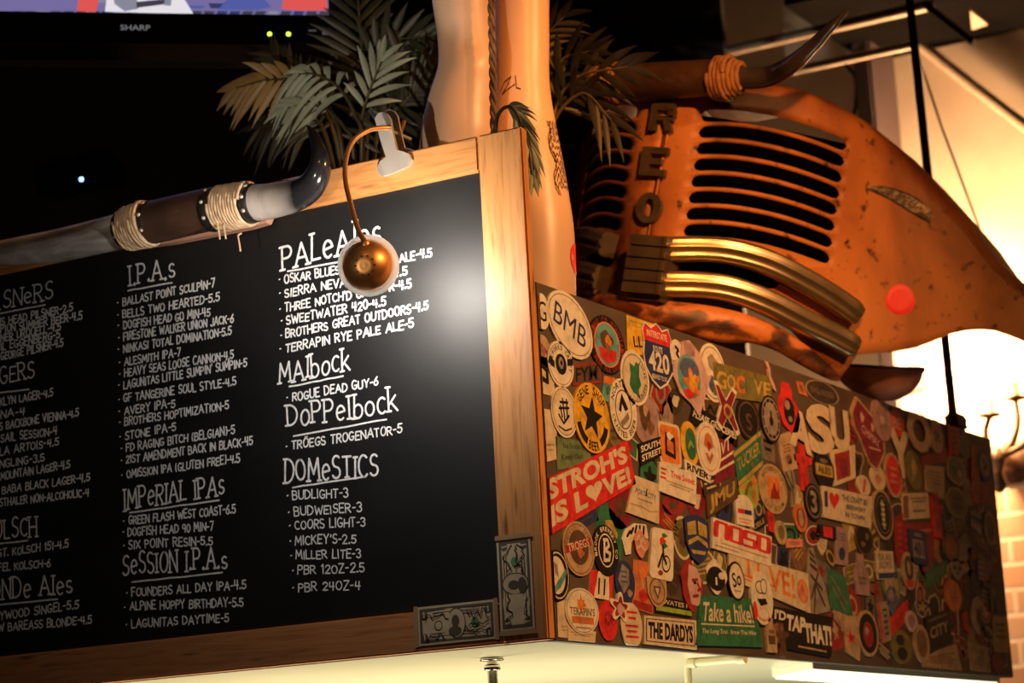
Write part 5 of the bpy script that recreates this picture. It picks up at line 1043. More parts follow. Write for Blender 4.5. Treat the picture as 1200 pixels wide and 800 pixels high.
Stk('salmon blob sticker with cream script left of the cyclist card', 'salmon blob', (749, 637, 19, 34), 'blob', 'F', [('st', [[(-.5, .2), (-.2, .5), (0, .1), (.3, .4), (.5, .1)], [(-.4, -.3), (0, -.1), (.4, -.4)]], .1, 'C')], 3)
Stk('white card sticker with a black number 11 between red sides', 'card with number eleven', [(690, 667), (717, 672), (715, 704), (689, 699)], 'b', 'W', [('p', [(-1, -1), (-.62, -1), (-.3, 1), (-1, 1)], 'R'), ('p', [(1, -1), (.8, -1), (.62, 1), (1, 1)], 'R'), ('t', '11', .05, -.1, .62, 1.2, 'K', 0, .02)], 2)
Stk('blue oval sticker with a pale lettered patch right of the number eleven card', 'blue oval with pale patch', (731, 682, 23, 50), 'e', 'N', [('p', [(-.7, .1), (-.2, .85), (.45, .6), (.4, -.1), (-.2, -.55)], 'S'), ('lines', -.1, .25, .7, .7, 3, 'n'), ('blob', .4, -.5, .3, .2, 'P')], 2)
Stk('round white sticker with an orange star banner near the bottom left of the panel', 'white round with orange banner', (680, 716, 39, 54), 'e', 'W', [('e', 0, 0, .94, .94, 'S'), ('e', 0, 0, .9, .9, 'W'), ('star', -.05, .35, .25, .4, 'o'), ('blob', -.05, .25, .28, .22, 'O'), ('t', "TERAPIN'S", 0, -.02, 1.5, .34, 'B'), ('p', [(-.65, -.25), (.65, -.25), (.65, -.55), (-.65, -.55)], 'o'), ('lines', 0, -.72, .9, .15, 1, 'S')], 3)
Stk('cream strip sticker under the round sticker with the orange banner', 'cream strip at the bottom', [(664, 735), (697, 740), (696, 754), (664, 750)], 'b', 'C', [('lines', 0, .2, 1.6, .7, 2, 'S')], 2)
Stk('plain red oval sticker at the bottom left right of the orange banner round', 'plain red oval', (711, 727, 22, 47), 'e', 'R', [('blob', 0, .1, .5, .4, 'r'), ('star', 0, .1, .35, .3, 'R')], 2)
Stk('cream splat-shaped sticker with red leaves above the tan oval', 'cream splat with red leaves', (724, 712, 25, 38), 'splat', 'W', [('splat', 0, 0, .72, .72, 'r'), ('blob', 0, -.1, .4, .4, 'p')], 4)
Stk('tan oval sticker with rows of red writing at the bottom of the panel', 'tan oval with red writing', (738, 733, 25, 54), 'e', 'C', [('lines', .1, .45, .9, .5, 2, 'R'), ('lines', 0, -.25, 1.2, .7, 3, 'R')], 3)
Stk('white ring sticker with a black and teal centre beside the chalkboard post', 'teal ring beside the post', (652, 674, 28, 60), 'e', 'K', [('e', 0, 0, .92, .92, 'C'), ('e', 0, 0, .86, .86, 'K'), ('e', -.1, 0, .72, .74, 'W'), ('p', [(-.6, -.7), (.2, -.45), (.8, .15), (.7, .3), (0, -.2), (-.7, -.45)], 'T'), ('p', [(-.3, .5), (0, .4), (.05, -.1), (-.25, .1)], 'S')], 2)
Stk('cream torn paper sticker at the bottom corner beside the chalkboard post', 'cream torn paper', [(652, 706), (668, 700), (668, 748), (653, 746)], 'b', 'C', [('lines', 0, -.5, 1.0, .4, 2, 't')], 1)
Stk('tan sticker with a dark arc in the gap between chalkboard post and white rosette', 'tan sticker in the post gap', (635, 412, 20, 40), 'e', 't', [('p', [(-.9, .5), (.9, -.1), (.9, -.35), (-.9, .2)], 'r'), ('e', 0, 0, .3, .3, 'P')], 1)
Stk('cream sticker with a black hook mark against the chalkboard post', 'cream hook sticker by the post', (637, 440, 22, 44), 'rr', 'C', [('st', [[(-.3, .5), (.3, .3), (.3, -.3), (-.3, -.2)]], .14, 'K')], 1)
# --- upper middle
Stk('white kite-shaped sticker with a blue and orange flame oval near the top edge', 'white kite with flame oval', (808, 443, 48, 88), 'kite', 'p', [('e', -.12, .02, .55, .58, 'T'), ('e', -.1, .2, .45, .3, 'n'), ('splat', .0, -.15, .42, .42, 'O', 20), ('splat', .05, -.1, .22, .28, 'Y', 40), ('blob', -.2, -.45, .3, .14, 'R'), ('p', [(-.3, .95), (.25, .9), (.2, .6), (-.2, .6)], 'P')], 4)
Stk('round white sticker with a grey sketch peeking out behind the kite sticker', 'white round behind the kite', (834, 437, 31, 68), 'e', 'W', [('e', 0, 0, .9, .9, 'S'), ('e', 0, 0, .85, .85, 'W'), ('blob', 0, .35, .45, .3, 'S'), ('blob', -.1, -.4, .4, .3, 'n')], 2)
Stk('small white oval sticker left of the kite beside the interstate shield', 'small white oval by the shield', (792, 413, 15, 30), 'e', 'W', [('st', [[(-.2, .4), (.2, .2), (-.1, -.1), (.2, -.4)]], .13, 'K')], 2)
Stk('olive rectangular sticker with coloured cut-out letters below the truck chin', 'olive lettered rectangle', [(834, 424), (902, 442), (902, 473), (835, 463)], 'b', 'V', [('t', 'G', -.75, 0, .34, 1.1, 'y', 0, .03), ('t', 'O', -.42, -.02, .32, 1.05, 'V', 0, .05), ('t', 'O', -.42, -.02, .3, 1.0, 'y', 0, .03), ('t', 'C', -.1, -.05, .3, 1.2, 'o', 0, .05), ('t', 'O', .22, 0, .28, 1.0, 'g', 0, .03), ('t', 'V', .52, 0, .3, 1.0, 'y', 0, .03), ('t', 'E', .83, 0, .26, 1.0, 'y', 0, .03)], 3)
Stk('purple and gold X-shaped sticker below the olive letters', 'purple X', (849, 479, 29, 58), 'x', 'M', [('e', .05, -.1, .32, .3, 'y'), ('e', .05, -.1, .2, .18, 'M')], 4, 0, ('W', .84))
Stk('slanted black sticker with white capitals crossing behind the white medallion', 'slanted black sticker', [(811, 474), (864, 503), (863, 524), (806, 494)], 'b', 'K', [('t', 'PLEASE GROCERIES', 0, .1, 1.85, .75, 'W', 0, .03)], 2)
Stk('black oval sticker with a dim emblem right of the purple X', 'dim black oval', (876, 492, 28, 50), 'e', 'K', [('e', 0, 0, .85, .85, 'b'), ('e', 0, 0, .75, .75, 'K'), ('t', 'S', 0, -.1, .5, .8, 'b')], 2)
Stk('clock-like white oval sticker with a black keyhole centre and dark rim', 'clock-like oval', (901, 491, 23, 55), 'e', 'S', [('ring', 'IIIIIIIIIIII', .76, .14, 180, -180, 'K'), ('e', 0, -.1, .2, .2, 'K'), ('p', [(-.1, 0), (.1, 0), (.06, .35), (-.06, .35)], 'K')], 4, 0, ('K', .9))
Stk('glossy red bottle-opener shaped sticker with a black slot', 'red bottle-opener shape', (922, 478, 25, 57), [(-.35, 1), (.2, 1), (.4, .7), (.35, .45), (.85, .1), (1, -.35), (.7, -.9), (.1, -1), (-.6, -.75), (-.95, -.2), (-.75, .3), (-.5, .5)], 'R', [('e', 0, -.15, .5, .55, 'K'), ('e', -.15, .1, .25, .2, 'P'), ('e', .05, -.45, .2, .12, 'S')], 4)
Stk('thin pink squiggle sticker above the red bottle-opener shape', 'pink squiggle', (900, 437, 13, 40), [(-.9, 1), (-.3, 1), (.1, .2), (.1, -.2), (.6, -.6), (.9, -1), (.4, -.9), (-.2, -.4), (-.3, .2)], 'p', [('e', -.5, .8, .2, .12, 'W')], 4)
Stk('faint grey oval sticker with illegible letters high on the panel below the fender tip', 'faint grey oval', (963, 460, 38, 29), 'e', 'k', [('t', 'EAGLERIDGE', 0, 0, 1.4, .5, 's')], 1, 0, ('S', .92))
Stk('small burnt-orange scrap sticker high on the panel left of the faint grey oval', 'burnt-orange scrap', [(932, 446), (940, 448), (946, 465), (936, 461)], 'b', 'o', [('b', 0, 0, .5, .5, 'B')], 1)
# --- big cut letters
def letter_sticker(lab, ref, ch, geo, rot=0, lay=4): 
    V, F, d = glyphmesh(ch, .05); s = Stk(lab, ref, geo, 'b', 'C', [], lay, rot); s.glyph = (V*2, F)
letter_sticker('large cream cut-out letter S on the middle of the panel', 'cream letter S', 'S', (959, 503, 31, 58), 6)
letter_sticker('large cream cut-out letter U right of the cut-out S', 'cream letter U', 'U', (982, 503, 22, 48), 0)
letter_sticker('large cream cut-out letter Y below the red and blue round sticker', 'cream letter Y', 'Y', (1053, 532, 26, 56), 0)
letter_sticker('large cream cut-out letter O near the top edge right of the metal bowl', 'cream letter O', 'O', (1075, 505, 28, 50), 0)
letter_sticker('cream cut-out letter A, its slanted leg touching the cut-out S', 'cream letter A', 'A', (936, 505, 26, 46), -8, 3)
Stk('maroon shield sticker with cream border and writing right of the cut-out U', 'maroon shield', (1016, 510, 37, 82), [(-1, .55), (-.6, 1), (-.35, .9), (1, .3), (.95, -.4), (.35, -1), (-.1, -.85), (-.6, -.2), (-.9, .1)], 'M', [('t', 'CHIMAY', .1, -.02, 1.1, .25, 'p', -18), ('blob', -.35, .45, .14, .16, 'p'), ('blob', .25, .25, .12, .14, 'p'), ('lines', .3, -.35, .7, .12, 1, 'p')], 4, 0, ('t', .9))
Stk('pinkish grey oval sticker overlapping the right side of the maroon shield', 'pinkish grey oval', (1031, 491, 22, 51), 'e', 'P', [('ring', 'BREWERY TOURS', .75, .18, 180, -20, 'p'), ('e', 0, -.05, .25, .2, 'p')], 5)
Stk('round red sticker with a navy rim at the top edge below the metal bowl', 'red round with navy rim', (1049, 496, 20, 37), 'e', 'R', [('t', 'BE', 0, 0, .9, .7, 'p')], 3, 0, ('N', .82))
Stk('pointed red oval sticker with cream rim left of the cut-out Y', 'pointed red oval', (1045, 557, 19, 52), 'e', 'R', [('lines', 0, 0, .9, .9, 3, 'F')], 4, 0, ('t', .85))
Stk('white framed card sticker with a dark red panel below the cut-out S and U', 'white framed card', [(971, 528), (1000, 521), (1001, 560), (976, 570)], 'b', 'C', [('b', -.1, 0, .62, .75, 'r'), ('e', -.05, -.1, .3, .5, 'M'), ('t', 'Y', .78, .3, .4, .8, 'C')], 3)
Stk('black and mustard emblem sticker left of the white framed card', 'black and mustard emblem', (964, 551, 23, 36), 'hex', 'K', [('b', 0, 0, .85, .38, 'y'), ('t', 'ALES', 0, 0, 1.3, .45, 'K'), ('e', 0, .6, .4, .15, 's')], 3)
Stk('white card sticker reading I, a red heart, then navy words', 'heart card', [(961, 569), (1020, 582), (1018, 619), (962, 606)], 'b', 'C', [('t', 'I', -.86, .2, .13, 1.0, 'N', 0, .03), ('heart', -.55, .15, .2, .55, 'R'), ('t', 'THE CRAFT BE', .28, .52, 1.05, .38, 'N'), ('t', 'BREWERY', .35, .0, .8, .3, 'N'), ('t', 'IN TOWN', .3, -.5, .8, .3, 'N')], 4)
Stk('round black sticker with a grey number 3 left of the heart card', 'black round with number three', (951, 588, 20, 43), 'e', 'K', [('e', 0, 0, .88, .88, 's'), ('e', 0, 0, .78, .78, 'K'), ('t', '3', 0, 0, .75, 1.2, 'S', 0, .03)], 4)
Stk('small cream oval sticker with a red slash above the heart card', 'cream oval with red slash', (1010, 569, 15, 24), 'e', 'C', [('p', [(-.3, -.7), (.1, .7), (.4, .6), (0, -.7)], 'R')], 4)
Stk('cream oval sticker with a red figure right of the red-slash oval', 'cream oval with red figure', (1027, 560, 17, 30), 'e', 'C', [('blob', 0, -.1, .5, .4, 'F')], 3)
Stk('tall black oval sticker with cream vertical letters and cream rim right of the heart card', 'tall black oval', (1032, 603, 23, 58), 'e', 'K', [('e', 0, 0, .72, .78, 's'), ('e', 0, 0, .66, .72, 'K'), ('t', 'VIRGINIA', 0, 0, .3, 1.2, 'C', 0), ('lines', 0, 0, .4, 1.0, 5, 'C')], 5, 0, ('t', .9))
Stk('tan bottle-shaped sticker leaning left of the cut-out A', 'tan bottle shape', [(909, 511), (925, 505), (933, 549), (916, 553)], 'b', 't', [('blob', 0, -.4, .4, .3, 'B'), ('lines', 0, .2, 1.0, .5, 3, 'B'), ('p', [(-.3, -.6), (.4, -.4), (.3, -.7)], 'K')], 3)
Stk('bright red figure-shaped sticker left of the number 3 round', 'bright red figure', (940, 548, 21, 54), 'man', 'R', [('blob', 0, .3, .2, .2, 'r')], 3)
Stk('grey necktie-shaped sticker right of the big tan oval', 'grey necktie', [(915, 550), (931, 548), (934, 592), (921, 600)], [(-1, 1), (.6, 1), (.9, 0), (.5, -1), (-.2, -.9), (.1, -.1)], 'S', [('st', [[(-.5, .8), (.3, 0), (.3, -.8)], [(.3, .8), (.5, 0)]], .08, 'k')], 2)
Stk('small tan and red ringed oval sticker left of the number 3 round', 'tan and red ringed oval', (936, 607, 15, 33), 'e', 'o', [('e', 0, 0, .68, .7, 'r'), ('e', 0, 0, .4, .6, 't')], 4)
Stk('small tan oval sticker on a red patch below the big tan oval', 'small tan oval on red', (913, 624, 14, 28), 'e', 't', [('e', .1, 0, .5, .6, 'V')], 3)
Stk('bright red scrap sticker just below the big tan oval', 'bright red scrap', [(898, 598), (905, 602), (909, 626), (900, 622)], 'b', 'R', [('blob', 0, .3, .5, .4, 'r')], 2)
Stk('small pink strip sticker below the tan and red ringed oval', 'small pink strip', [(919, 631), (938, 632), (939, 641), (920, 642)], 'b', 'F', [('lines', 0, 0, 1.6, .8, 2, 'r')], 3)
Stk('short slanted black sticker with tan capitals above the red space lettering', 'short slanted black sticker', [(873, 617), (894, 602), (897, 614), (878, 627)], 'b', 'K', [('t', 'MOBILE', 0, 0, 1.6, 1.0, 't', 0, .02)], 3)
# --- right half
Stk('dull olive oval sticker right of the cut-out Y', 'dull olive oval', (1070, 551, 19, 46), 'e', 'V', [('blob', 0, .1, .4, .5, 'y'), ('st', [[(-.3, -.5), (.2, .4)]], .1, 'y')], 2)
Stk('wide red band sticker below the cut-out O', 'wide red band', [(1079, 535), (1108, 526), (1109, 546), (1080, 549)], 'b', 'r', [('p', [(-1, -1), (1, -1), (1, -.5), (-1, -.5)], 'k')], 2)
Stk('tall red strip sticker at the top edge left of the rod foot', 'tall red strip', [(1108, 494), (1122, 499), (1122, 536), (1111, 534)], 'b', 'R', [('lines', 0, 0, 1.0, 1.4, 4, 'r')], 3)
Stk('cream oval sticker overlapping the right side of the cut-out O', 'cream oval on the letter', (1095, 511, 14, 40), 'e', 't', [('splat', 0, 0, .5, .45, 's')], 5)
Stk('olive round sticker just below the rod foot', 'olive round below the rod foot', (1129, 523, 17, 28), 'e', 'V', [('e', 0, 0, .7, .7, 'g'), ('blob', 0, 0, .4, .4, 'B')], 2)
Stk('plain cream note sticker with a curled lower corner right of the dull olive oval', 'plain cream note', [(1082, 545), (1105, 547), (1105, 586), (1084, 575)], 'b', 'C', [('lines', 0, .2, 1.4, 1.0, 4, 't')], 3)
Stk('beige card sticker with small dark writing below the dull olive oval', 'beige card', [(1056, 578), (1086, 577), (1088, 607), (1057, 609)], 'b', 'C', [('lines', .2, .45, 1.3, .5, 2, 's'), ('p', [(-1, -.9), (-.6, -.9), (-.6, .8), (-1, .8)], 'B'), ('lines', .2, -.4, 1.0, .3, 1, 's')], 3)
Stk('tan oval sticker with green and white specks right of the plain cream note', 'tan oval with green specks', (1119, 551, 22, 36), 'e', 't', [('e', 0, 0, .8, .8, 'V'), ('blob', -.2, 0, .3, .3, 'G'), ('blob', .3, -.2, .25, .25, 'C')], 3)
Stk('olive ringed round sticker with a brown centre below the green-speckled oval', 'olive ringed round', (1120, 589, 25, 36), 'e', 't', [('e', 0, 0, .86, .86, 'V'), ('e', 0, 0, .55, .55, 'b'), ('lines', 0, .0, 1.0, .3, 1, 'V')], 3)
Stk('bright red hand-shaped sticker right of the beige card', 'bright red hand', (1095, 603, 19, 54), 'hand', 'R', [('blob', .1, -.4, .3, .3, 'r')], 4)
Stk('tall red double-striped sticker near the far upper corner', 'tall red double stripe', [(1136, 520), (1146, 523), (1147, 590), (1138, 590)], 'b', 'R', [('p', [(-.1, -1), (.25, -1), (.25, 1), (-.1, 1)], 'B')], 3)
Stk('navy oval sticker with a mauve middle at the far upper corner', 'navy oval with mauve middle', (1152, 545, 16, 37), 'e', 'N', [('e', 0, 0, .66, .72, 'P'), ('st', [[(-.2, .3), (.2, 0), (-.2, -.3)]], .12, 'N')], 4)
Stk('red patch sticker under the navy oval at the far edge', 'red patch at the far edge', [(1147, 566), (1160, 564), (1162, 590), (1149, 592)], 'b', 'r', [('blob', 0, 0, .5, .5, 'R')], 2)
Stk('tan narrow oval sticker left of the tall red double stripe', 'narrow tan oval', (1134, 577, 11, 32), 'e', 't', [('e', 0, 0, .6, .7, 'S')], 2)
Stk('lilac slanted strip sticker right of the olive ringed round', 'lilac slanted strip', [(1136, 597), (1148, 600), (1149, 628), (1137, 616)], 'b', 'P', [('p', [(-1, -.9), (1, -.9), (1, -.4), (-1, -.4)], 'p'), ('p', [(-1, 0), (1, 0), (1, .4), (-1, .4)], 'N')], 2)
Stk('tan ring-shaped sticker with a dark middle at the far edge below the red patch', 'tan ring at the far edge', (1159, 619, 13, 40), 'e', 't', [('e', 0, 0, .72, .78, 'b')], 3)
Stk('brown ringed round sticker with a burnt-orange centre in the right half', 'brown ringed round with orange centre', (1113, 640, 20, 36), 'e', 'b', [('e', 0, 0, .8, .8, 'B'), ('e', 0, 0, .6, .6, 'o'), ('blob', 0, 0, .3, .3, 'O')], 3)
Stk('navy shield sticker with pale numbers 401 left of the red hand\'s wrist', 'navy number shield', (1074, 641, 21, 40), 'rr', 'N', [('b', 0, -.1, .62, .52, 'S'), ('t', '401', 0, -.1, 1.1, .8, 'N', 0, .03), ('b', 0, .7, .4, .1, 'S')], 4)
Stk('dark red panel sticker behind the navy number shield', 'dark red panel', [(1050, 614), (1093, 612), (1094, 656), (1050, 662)], 'b', 'r', [('lines', -.5, 0, .7, 1.4, 4, 'R'), ('lines', .6, .6, .6, .4, 1, 'o')], 1)
Stk('tan oval ring sticker with a black middle and red foot below the dark red panel', 'tan ring with red foot', (1063, 669, 16, 44), 'e', 't', [('e', 0, .15, .6, .65, 'k'), ('e', 0, .15, .25, .4, 't'), ('p', [(-.7, -.5), (.7, -.5), (.4, -.85), (-.4, -.85)], 'R')], 4)
Stk('pale oval sticker with green rim and navy writing below the tall black oval', 'pale oval with green rim', (1043, 682, 22, 52), 'e', 'g', [('e', 0, 0, .7, .76, 't'), ('b', -.1, .35, .8, .15, 'N'), ('blob', .2, -.4, .3, .25, 'n')], 2)
Stk('dark green slanted strip sticker right of the ring with red foot', 'dark green slanted strip', [(1083, 672), (1107, 655), (1109, 672), (1086, 690)], 'b', 'G', [('lines', 0, 0, 1.5, .8, 2, 's')], 2)
Stk('orange-red egg-shaped sticker with faint writing in the lower right half', 'orange-red egg', (1115, 698, 19, 38), 'e', 'O', [('lines', 0, 0, 1.0, .9, 4, 'o')], 4, 0, ('o', .88))
Stk('small pink oval sticker low on the panel above a tan ring', 'small pink oval', (1066, 728, 14, 25), 'e', 'p', [('e', 0, 0, .6, .6, 'P')], 4)
Stk('tan ring sticker with dark oval middle near the bottom below the pink oval', 'tan ring near the bottom', (1078, 754, 18, 44), 'e', 't', [('e', 0, 0, .66, .74, 'B'), ('blob', 0, .1, .3, .3, 'V')], 4)
Stk('black slanted banner sticker with worn tan capitals near the bottom right', 'black slanted banner', [(1082, 724), (1111, 713), (1114, 752), (1086, 767)], 'b', 'K', [('t', 'CITY', .05, .05, 1.5, .65, 't', 0, .03), ('lines', 0, .75, 1.5, .25, 1, 's')], 3)
Stk('small bright red sliver sticker right of the orange-red egg', 'bright red sliver', [(1126, 720), (1131, 716), (1136, 744), (1130, 738)], 'b', 'R', [('lines', 0, 0, 1.0, .4, 1, 'r')], 3)
Stk('grey skull-like sticker above the orange-red egg', 'grey skull-like shape', (1120, 667, 20, 26), 'blob', 'S', [('e', -.3, .1, .2, .22, 'k'), ('e', .3, .1, .2, .22, 'k'), ('e', 0, -.4, .12, .15, 'k')], 3)
Stk('tan crescent sticker right of the bright red sliver', 'tan crescent', (1145, 721, 17, 46), [(.2, 1), (-.5, .8), (-1, .1), (-.8, -.6), (0, -1), (.1, -.6), (-.3, -.2), (-.2, .3), (.6, .5), (1, .1), (.9, .7)], 't', [('blob', .2, .1, .3, .3, 'b')], 3)
Stk('large tan paper sticker at the bottom edge below the black slanted banner', 'large tan paper', [(1078, 768), (1120, 754), (1127, 786), (1080, 781)], 'b', 't', [('lines', 0, 0, 1.5, 1.0, 4, 'B')], 1)
Stk('crumpled pale paper sticker at the bottom edge near the far end', 'crumpled pale paper', [(1134, 752), (1156, 758), (1160, 788), (1137, 785)], 'b', 't', [('p', [(-.6, -.5), (.4, .6), (.7, -.8)], 'S'), ('lines', 0, .5, 1.2, .4, 2, 's')], 2)
Stk('mustard patch sticker at the far lower edge', 'mustard patch at the far edge', [(1162, 721), (1179, 722), (1182, 765), (1164, 764)], 'b', 'y', [('lines', 0, .2, 1.4, 1.0, 3, 'B')], 2)
Stk('maroon round sticker at the far bottom corner', 'maroon round in the corner', (1168, 776, 14, 22), 'e', 'M', [('e', 0, 0, .6, .6, 'r')], 3)
Stk('maroon and pale striped sticker at the far edge right of the brown ringed round', 'maroon pale stripes', [(1144, 656), (1159, 660), (1160, 684), (1146, 678)], 'b', 'P', [('p', [(-1, -.2), (1, -.2), (1, .15), (-1, .15)], 'M'), ('p', [(-1, -.8), (1, -.8), (1, -.5), (-1, -.5)], 'M'), ('p', [(-1, .5), (1, .5), (1, .8), (-1, .8)], 'M')], 3)
Stk('black wide-winged sticker at the far edge above the mustard patch', 'black winged shape', (1163, 694, 24, 46), 'man', 'k', [('blob', 0, 0, .2, .3, 's')], 3)
Stk('olive round sticker with two black discs at the bottom left of the tan ring', 'olive round with black discs', (1055, 758, 24, 40), 'e', 'V', [('e', -.1, .4, .4, .32, 'K'), ('e', 0, -.4, .5, .38, 'K'), ('ring', 'WOODS ALES', .8, .16, 150, 30, 'y')], 3)
Stk('tall pale sketched tower sticker right of the orange capitals', 'pale tower', [(943, 643), (955, 640), (974, 688), (971, 716), (947, 722)][0:2]+[(972, 716), (945, 722)], [(-.5, 1), (.4, 1), (.6, .3), (1, -.2), (1, -1), (-1, -1), (-.9, .2)], 'S', [('st', [[(-.4, .9), (.3, .7)], [(-.4, .7), (.4, .5)], [(-.4, .5), (.4, .3)], [(-.5, .2), (.6, -.3)], [(.5, .2), (-.6, -.5)], [(-.4, -.9), (0, -.1), (.6, -.8)]], .06, 'k')], 2)
Stk('narrow white upright card sticker with a blue figure below the heart card', 'narrow white upright card', [(978, 617), (992, 620), (992, 663), (977, 661)], 'b', 'P', [('e', 0, -.4, .5, .35, 'N'), ('lines', 0, .5, 1.0, .5, 3, 'n')], 3)
Stk('mauve bottle-shaped sticker below the black-brown oval', 'mauve bottle', (1008, 673, 19, 48), 'bottle', 'P', [('lines', 0, -.3, 1.0, .5, 2, 's')], 3)
Stk('blackish brown oval sticker with a mustard spot above the mauve bottle', 'black-brown oval', (1011, 632, 21, 38), 'e', 'b', [('e', 0, 0, .85, .85, 'K'), ('blob', .3, .2, .25, .25, 'V'), ('blob', -.2, -.3, .3, .2, 'B')], 3)
Stk('small black flag sticker with a red square left of the white upright card', 'black flag with red square', [(958, 614), (978, 618), (978, 633), (959, 629)], 'b', 'K', [('b', 0, 0, .55, .85, 'R')], 3)
Stk('tan card sticker with a red rose shape right of the white joke', 'tan card with red rose', [(986, 721), (1006, 722), (1006, 774), (990, 764)], 'b', 't', [('splat', -.2, -.1, .6, .35, 'R', 15), ('blob', -.1, -.1, .3, .18, 'r')], 3)
Stk('black oval sticker with a red middle and tan rim right of the red rose', 'black oval with red middle', (1015, 742, 24, 54), 'e', 'K', [('e', 0, -.05, .5, .55, 'r'), ('blob', -.15, .1, .25, .2, 'P')], 4, 0, ('t', .86))
Stk('dark green patch sticker left of the mauve bottle', 'dark green patch', [(968, 664), (990, 676), (999, 722), (972, 712)], 'b', 'G', [('st', [[(-.6, .6), (.6, -.4)], [(-.6, .1), (.3, -.8)]], .1, 's')], 1)
Stk('tall white strip sticker with a red border in the lower middle', 'white strip with red border', [(1026, 707), (1039, 704), (1043, 750), (1032, 754)], 'b', 'S', [('p', [(-1, -1), (-.6, -1), (-.6, 1), (-1, 1)], 'R'), ('lines', .2, 0, .8, 1.5, 5, 'k')], 3)
Stk('cream sticker with two rows of navy block letters above the strip with red border', 'cream block-letter sticker', [(1024, 645), (1044, 646), (1046, 678), (1027, 679)], 'b', 'C', [('t', 'BRAS', 0, .55, 1.5, .5, 's'), ('t', 'BOYS', 0, 0, 1.5, .5, 's'), ('b', 0, -.75, .95, .2, 'N')], 4)
Stk('grey-blue cap shaped sticker right of the strip with red border', 'grey-blue cap', (1043, 703, 15, 34), 'blob', 'n', [('e', 0, .3, .5, .4, 'P')], 3)
Stk('tall red bent strip sticker between the tall black oval and the dark red panel', 'tall red bent strip', [(1046, 608), (1058, 600), (1060, 660), (1049, 652)], 'b', 'r', [('lines', 0, 0, 1.0, 1.5, 5, 'R')], 2)
Stk('wide red ribbon sticker low on the panel right of the strip with red border', 'wide red ribbon', [(1040, 726), (1062, 702), (1064, 722), (1044, 748)], 'b', 'R', [('lines', 0, 0, 1.4, .7, 2, 'r')], 2)
Stk('pale bottle-shaped sticker left of the bottom right bold joke, over a brown silhouette', 'pale bottle by the joke', (901, 744, 13, 40), 'bottle', 't', [('b', 0, -.3, .6, .25, 'b'), ('b', 0, .2, .5, .1, 'B')], 5)
Stk('dark silhouette sticker with raised arm overlapping the black joke rectangle', 'dark raised-arm silhouette', (914, 750, 15, 40), 'man', 'b', [('blob', 0, .7, .3, .2, 'B')], 5)

# --- fillers fill the bare patches
GY, GZ = 480, 122; occ = np.zeros((GZ, GY), bool)
def inpoly(poly, Y, Z):
    r_ = np.zeros(Y.shape, bool); n = len(poly); j = n-1
    for i in range(n):
        yi, zi = poly[i]; yj, zj = poly[j]; c = ((zi > Z) != (zj > Z)) & (Y < (yj-yi)*(Z-zi)/(zj-zi+1e-12)+yi); r_ ^= c; j = i
    return r_
YY, ZZ = np.meshgrid(.0225+(np.arange(GY)+.5)*(YB-.0225)/GY, 2.0+(np.arange(GZ)+.5)*.613/GZ)
for s in REG: occ |= inpoly(s.outline(), YY, ZZ)
named = list(REG); used = set(s.lab for s in REG); rf = random.Random(21); nfill = 0
CN = dict(r='dark red', B='brown', b='dark brown', s='dark grey', S='grey', k='charcoal', V='olive', t='tan', G='green', N='navy', M='maroon', y='mustard', P='mauve', o='burnt-orange', C='cream', R='red', T='teal', W='white')
SN = dict(e='oval', b='rectangular', rr='rounded', hex='eight-sided', crest='crest-shaped', blob='blob-shaped', splat='splash-shaped', bottle='bottle-shaped', arch='arched', star='star-shaped')
tries = 0
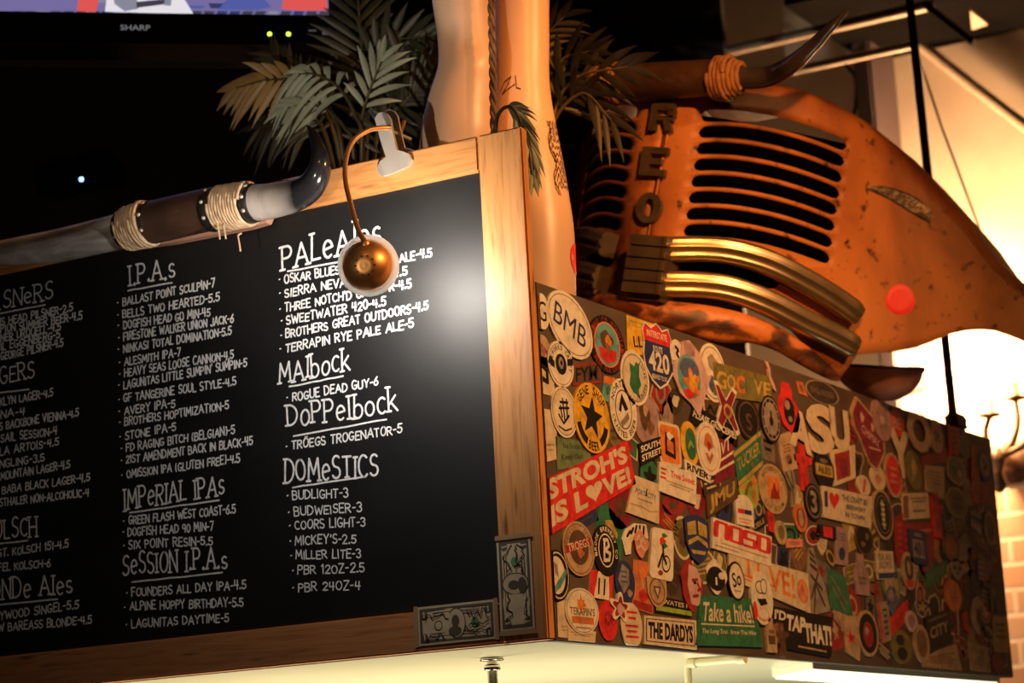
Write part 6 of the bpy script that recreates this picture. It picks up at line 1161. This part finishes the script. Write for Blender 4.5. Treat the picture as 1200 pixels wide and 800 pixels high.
while tries < 6000 and nfill < 92:
    tries += 1; y = rf.uniform(.03, 2.38); z = rf.uniform(2.01, 2.60)
    if occ[min(int((z-2)/.613*GZ), GZ-1), min(int((y-.0225)/(YB-.0225)*GY), GY-1)]: continue
    topg = .055 if y < 1.5 else .01
    if z > ZT-topg-.03: continue
    w = rf.uniform(.05, .115); h = rf.uniform(.035, .085); rot = rf.uniform(-35, 35)
    if y-w/2 < .03 or y+w/2 > YB-.01 or z-h/2 < 2.004 or z+h/2 > ZT-topg: continue
    sh = rf.choice(['e', 'e', 'b', 'b', 'b', 'rr', 'hex', 'crest', 'blob', 'arch']); c = rf.choice('rrBBbbskkVVtGNMyPorBskMC')
    cr, sr = math.cos(math.radians(rot)), math.sin(math.radians(rot)); q = [np.array([y+a*cr*w/2-b*sr*h/2, z+a*sr*w/2+b*cr*h/2]) for a, b in ((-1, 1), (1, 1), (1, -1), (-1, -1))]
    s = Stk.__new__(Stk); s.q = q; s.shape = SHAPES[sh]; s.col = c; s.lay = 0; s.border = rf.choice([None, None, ('t', .86), ('K', .86), ('C', .86)])
    ins = inpoly(s.outline(), YY, ZZ); vis = (ins & ~occ).sum()/max(ins.sum(), 1)
    if vis < .42: continue
    acc = rf.choice([x for x in 'CtKrySKb' if x != c]); kind = rf.random()
    if kind < .3: s.ops = [('lines', 0, 0, 1.3, 1.0, rf.choice([2, 3, 4]), acc)]; pat = rf.choice(['with ruled %s writing'])
    elif kind < .55: s.ops = [('e', 0, 0, .62, .62, acc), ('e', 0, 0, .4, .4, c)]; pat = 'with a %s ring'
    elif kind < .75: s.ops = [('blob', 0, 0, .55, .5, acc)]; pat = 'with a %s patch'
    elif kind < .9: s.ops = [('splat', 0, 0, .6, .55, acc, rf.uniform(0, 90))]; pat = 'with a %s burst'
    else: s.ops = [('st', [[(-.7, -.3), (-.2, .4), (.2, -.3), (.7, .4)]], .12, acc)]; pat = 'with a %s zigzag'
    pat = pat % CN.get(acc, {'K': 'black'}.get(acc, 'pale'))
    near = sorted(named, key=lambda o: np.linalg.norm((o.f(0, 0)-np.array([y, z]))*np.array([1, 1])))
    lab = None
    for o in near[:4]:
        d = np.array([y, z])-o.f(0, 0); rel = ('right of' if d[0] > 0 else 'left of') if abs(d[0]) > abs(d[1]) else ('above' if d[1] > 0 else 'below')
        L = '%s %s sticker %s, %s the %s' % (CN[c], SN[sh], pat, rel, o.ref)
        if L not in used and len(L.split()) <= 16: lab = L; break
    if not lab: continue
    used.add(lab); s.lab = lab; s.ref = None; REG.append(s); occ |= ins; nfill += 1
for s in REG:
    if hasattr(s, 'glyph'):
        V, F = s.glyph; mb = MB(); n = len(V); s.lay = 4
        mb.add([s.P(x*.5*2*.5*2, y*.5*2*.5*2, 0) for x, y in V], F, 0); o = mb.build('sticker', [smat('C')]); tag(o, s.lab, 'sticker', 'stickers covering the side panel')
    else: s.build()
print('STICKERS', len(REG), 'uncovered', 1-occ.mean())
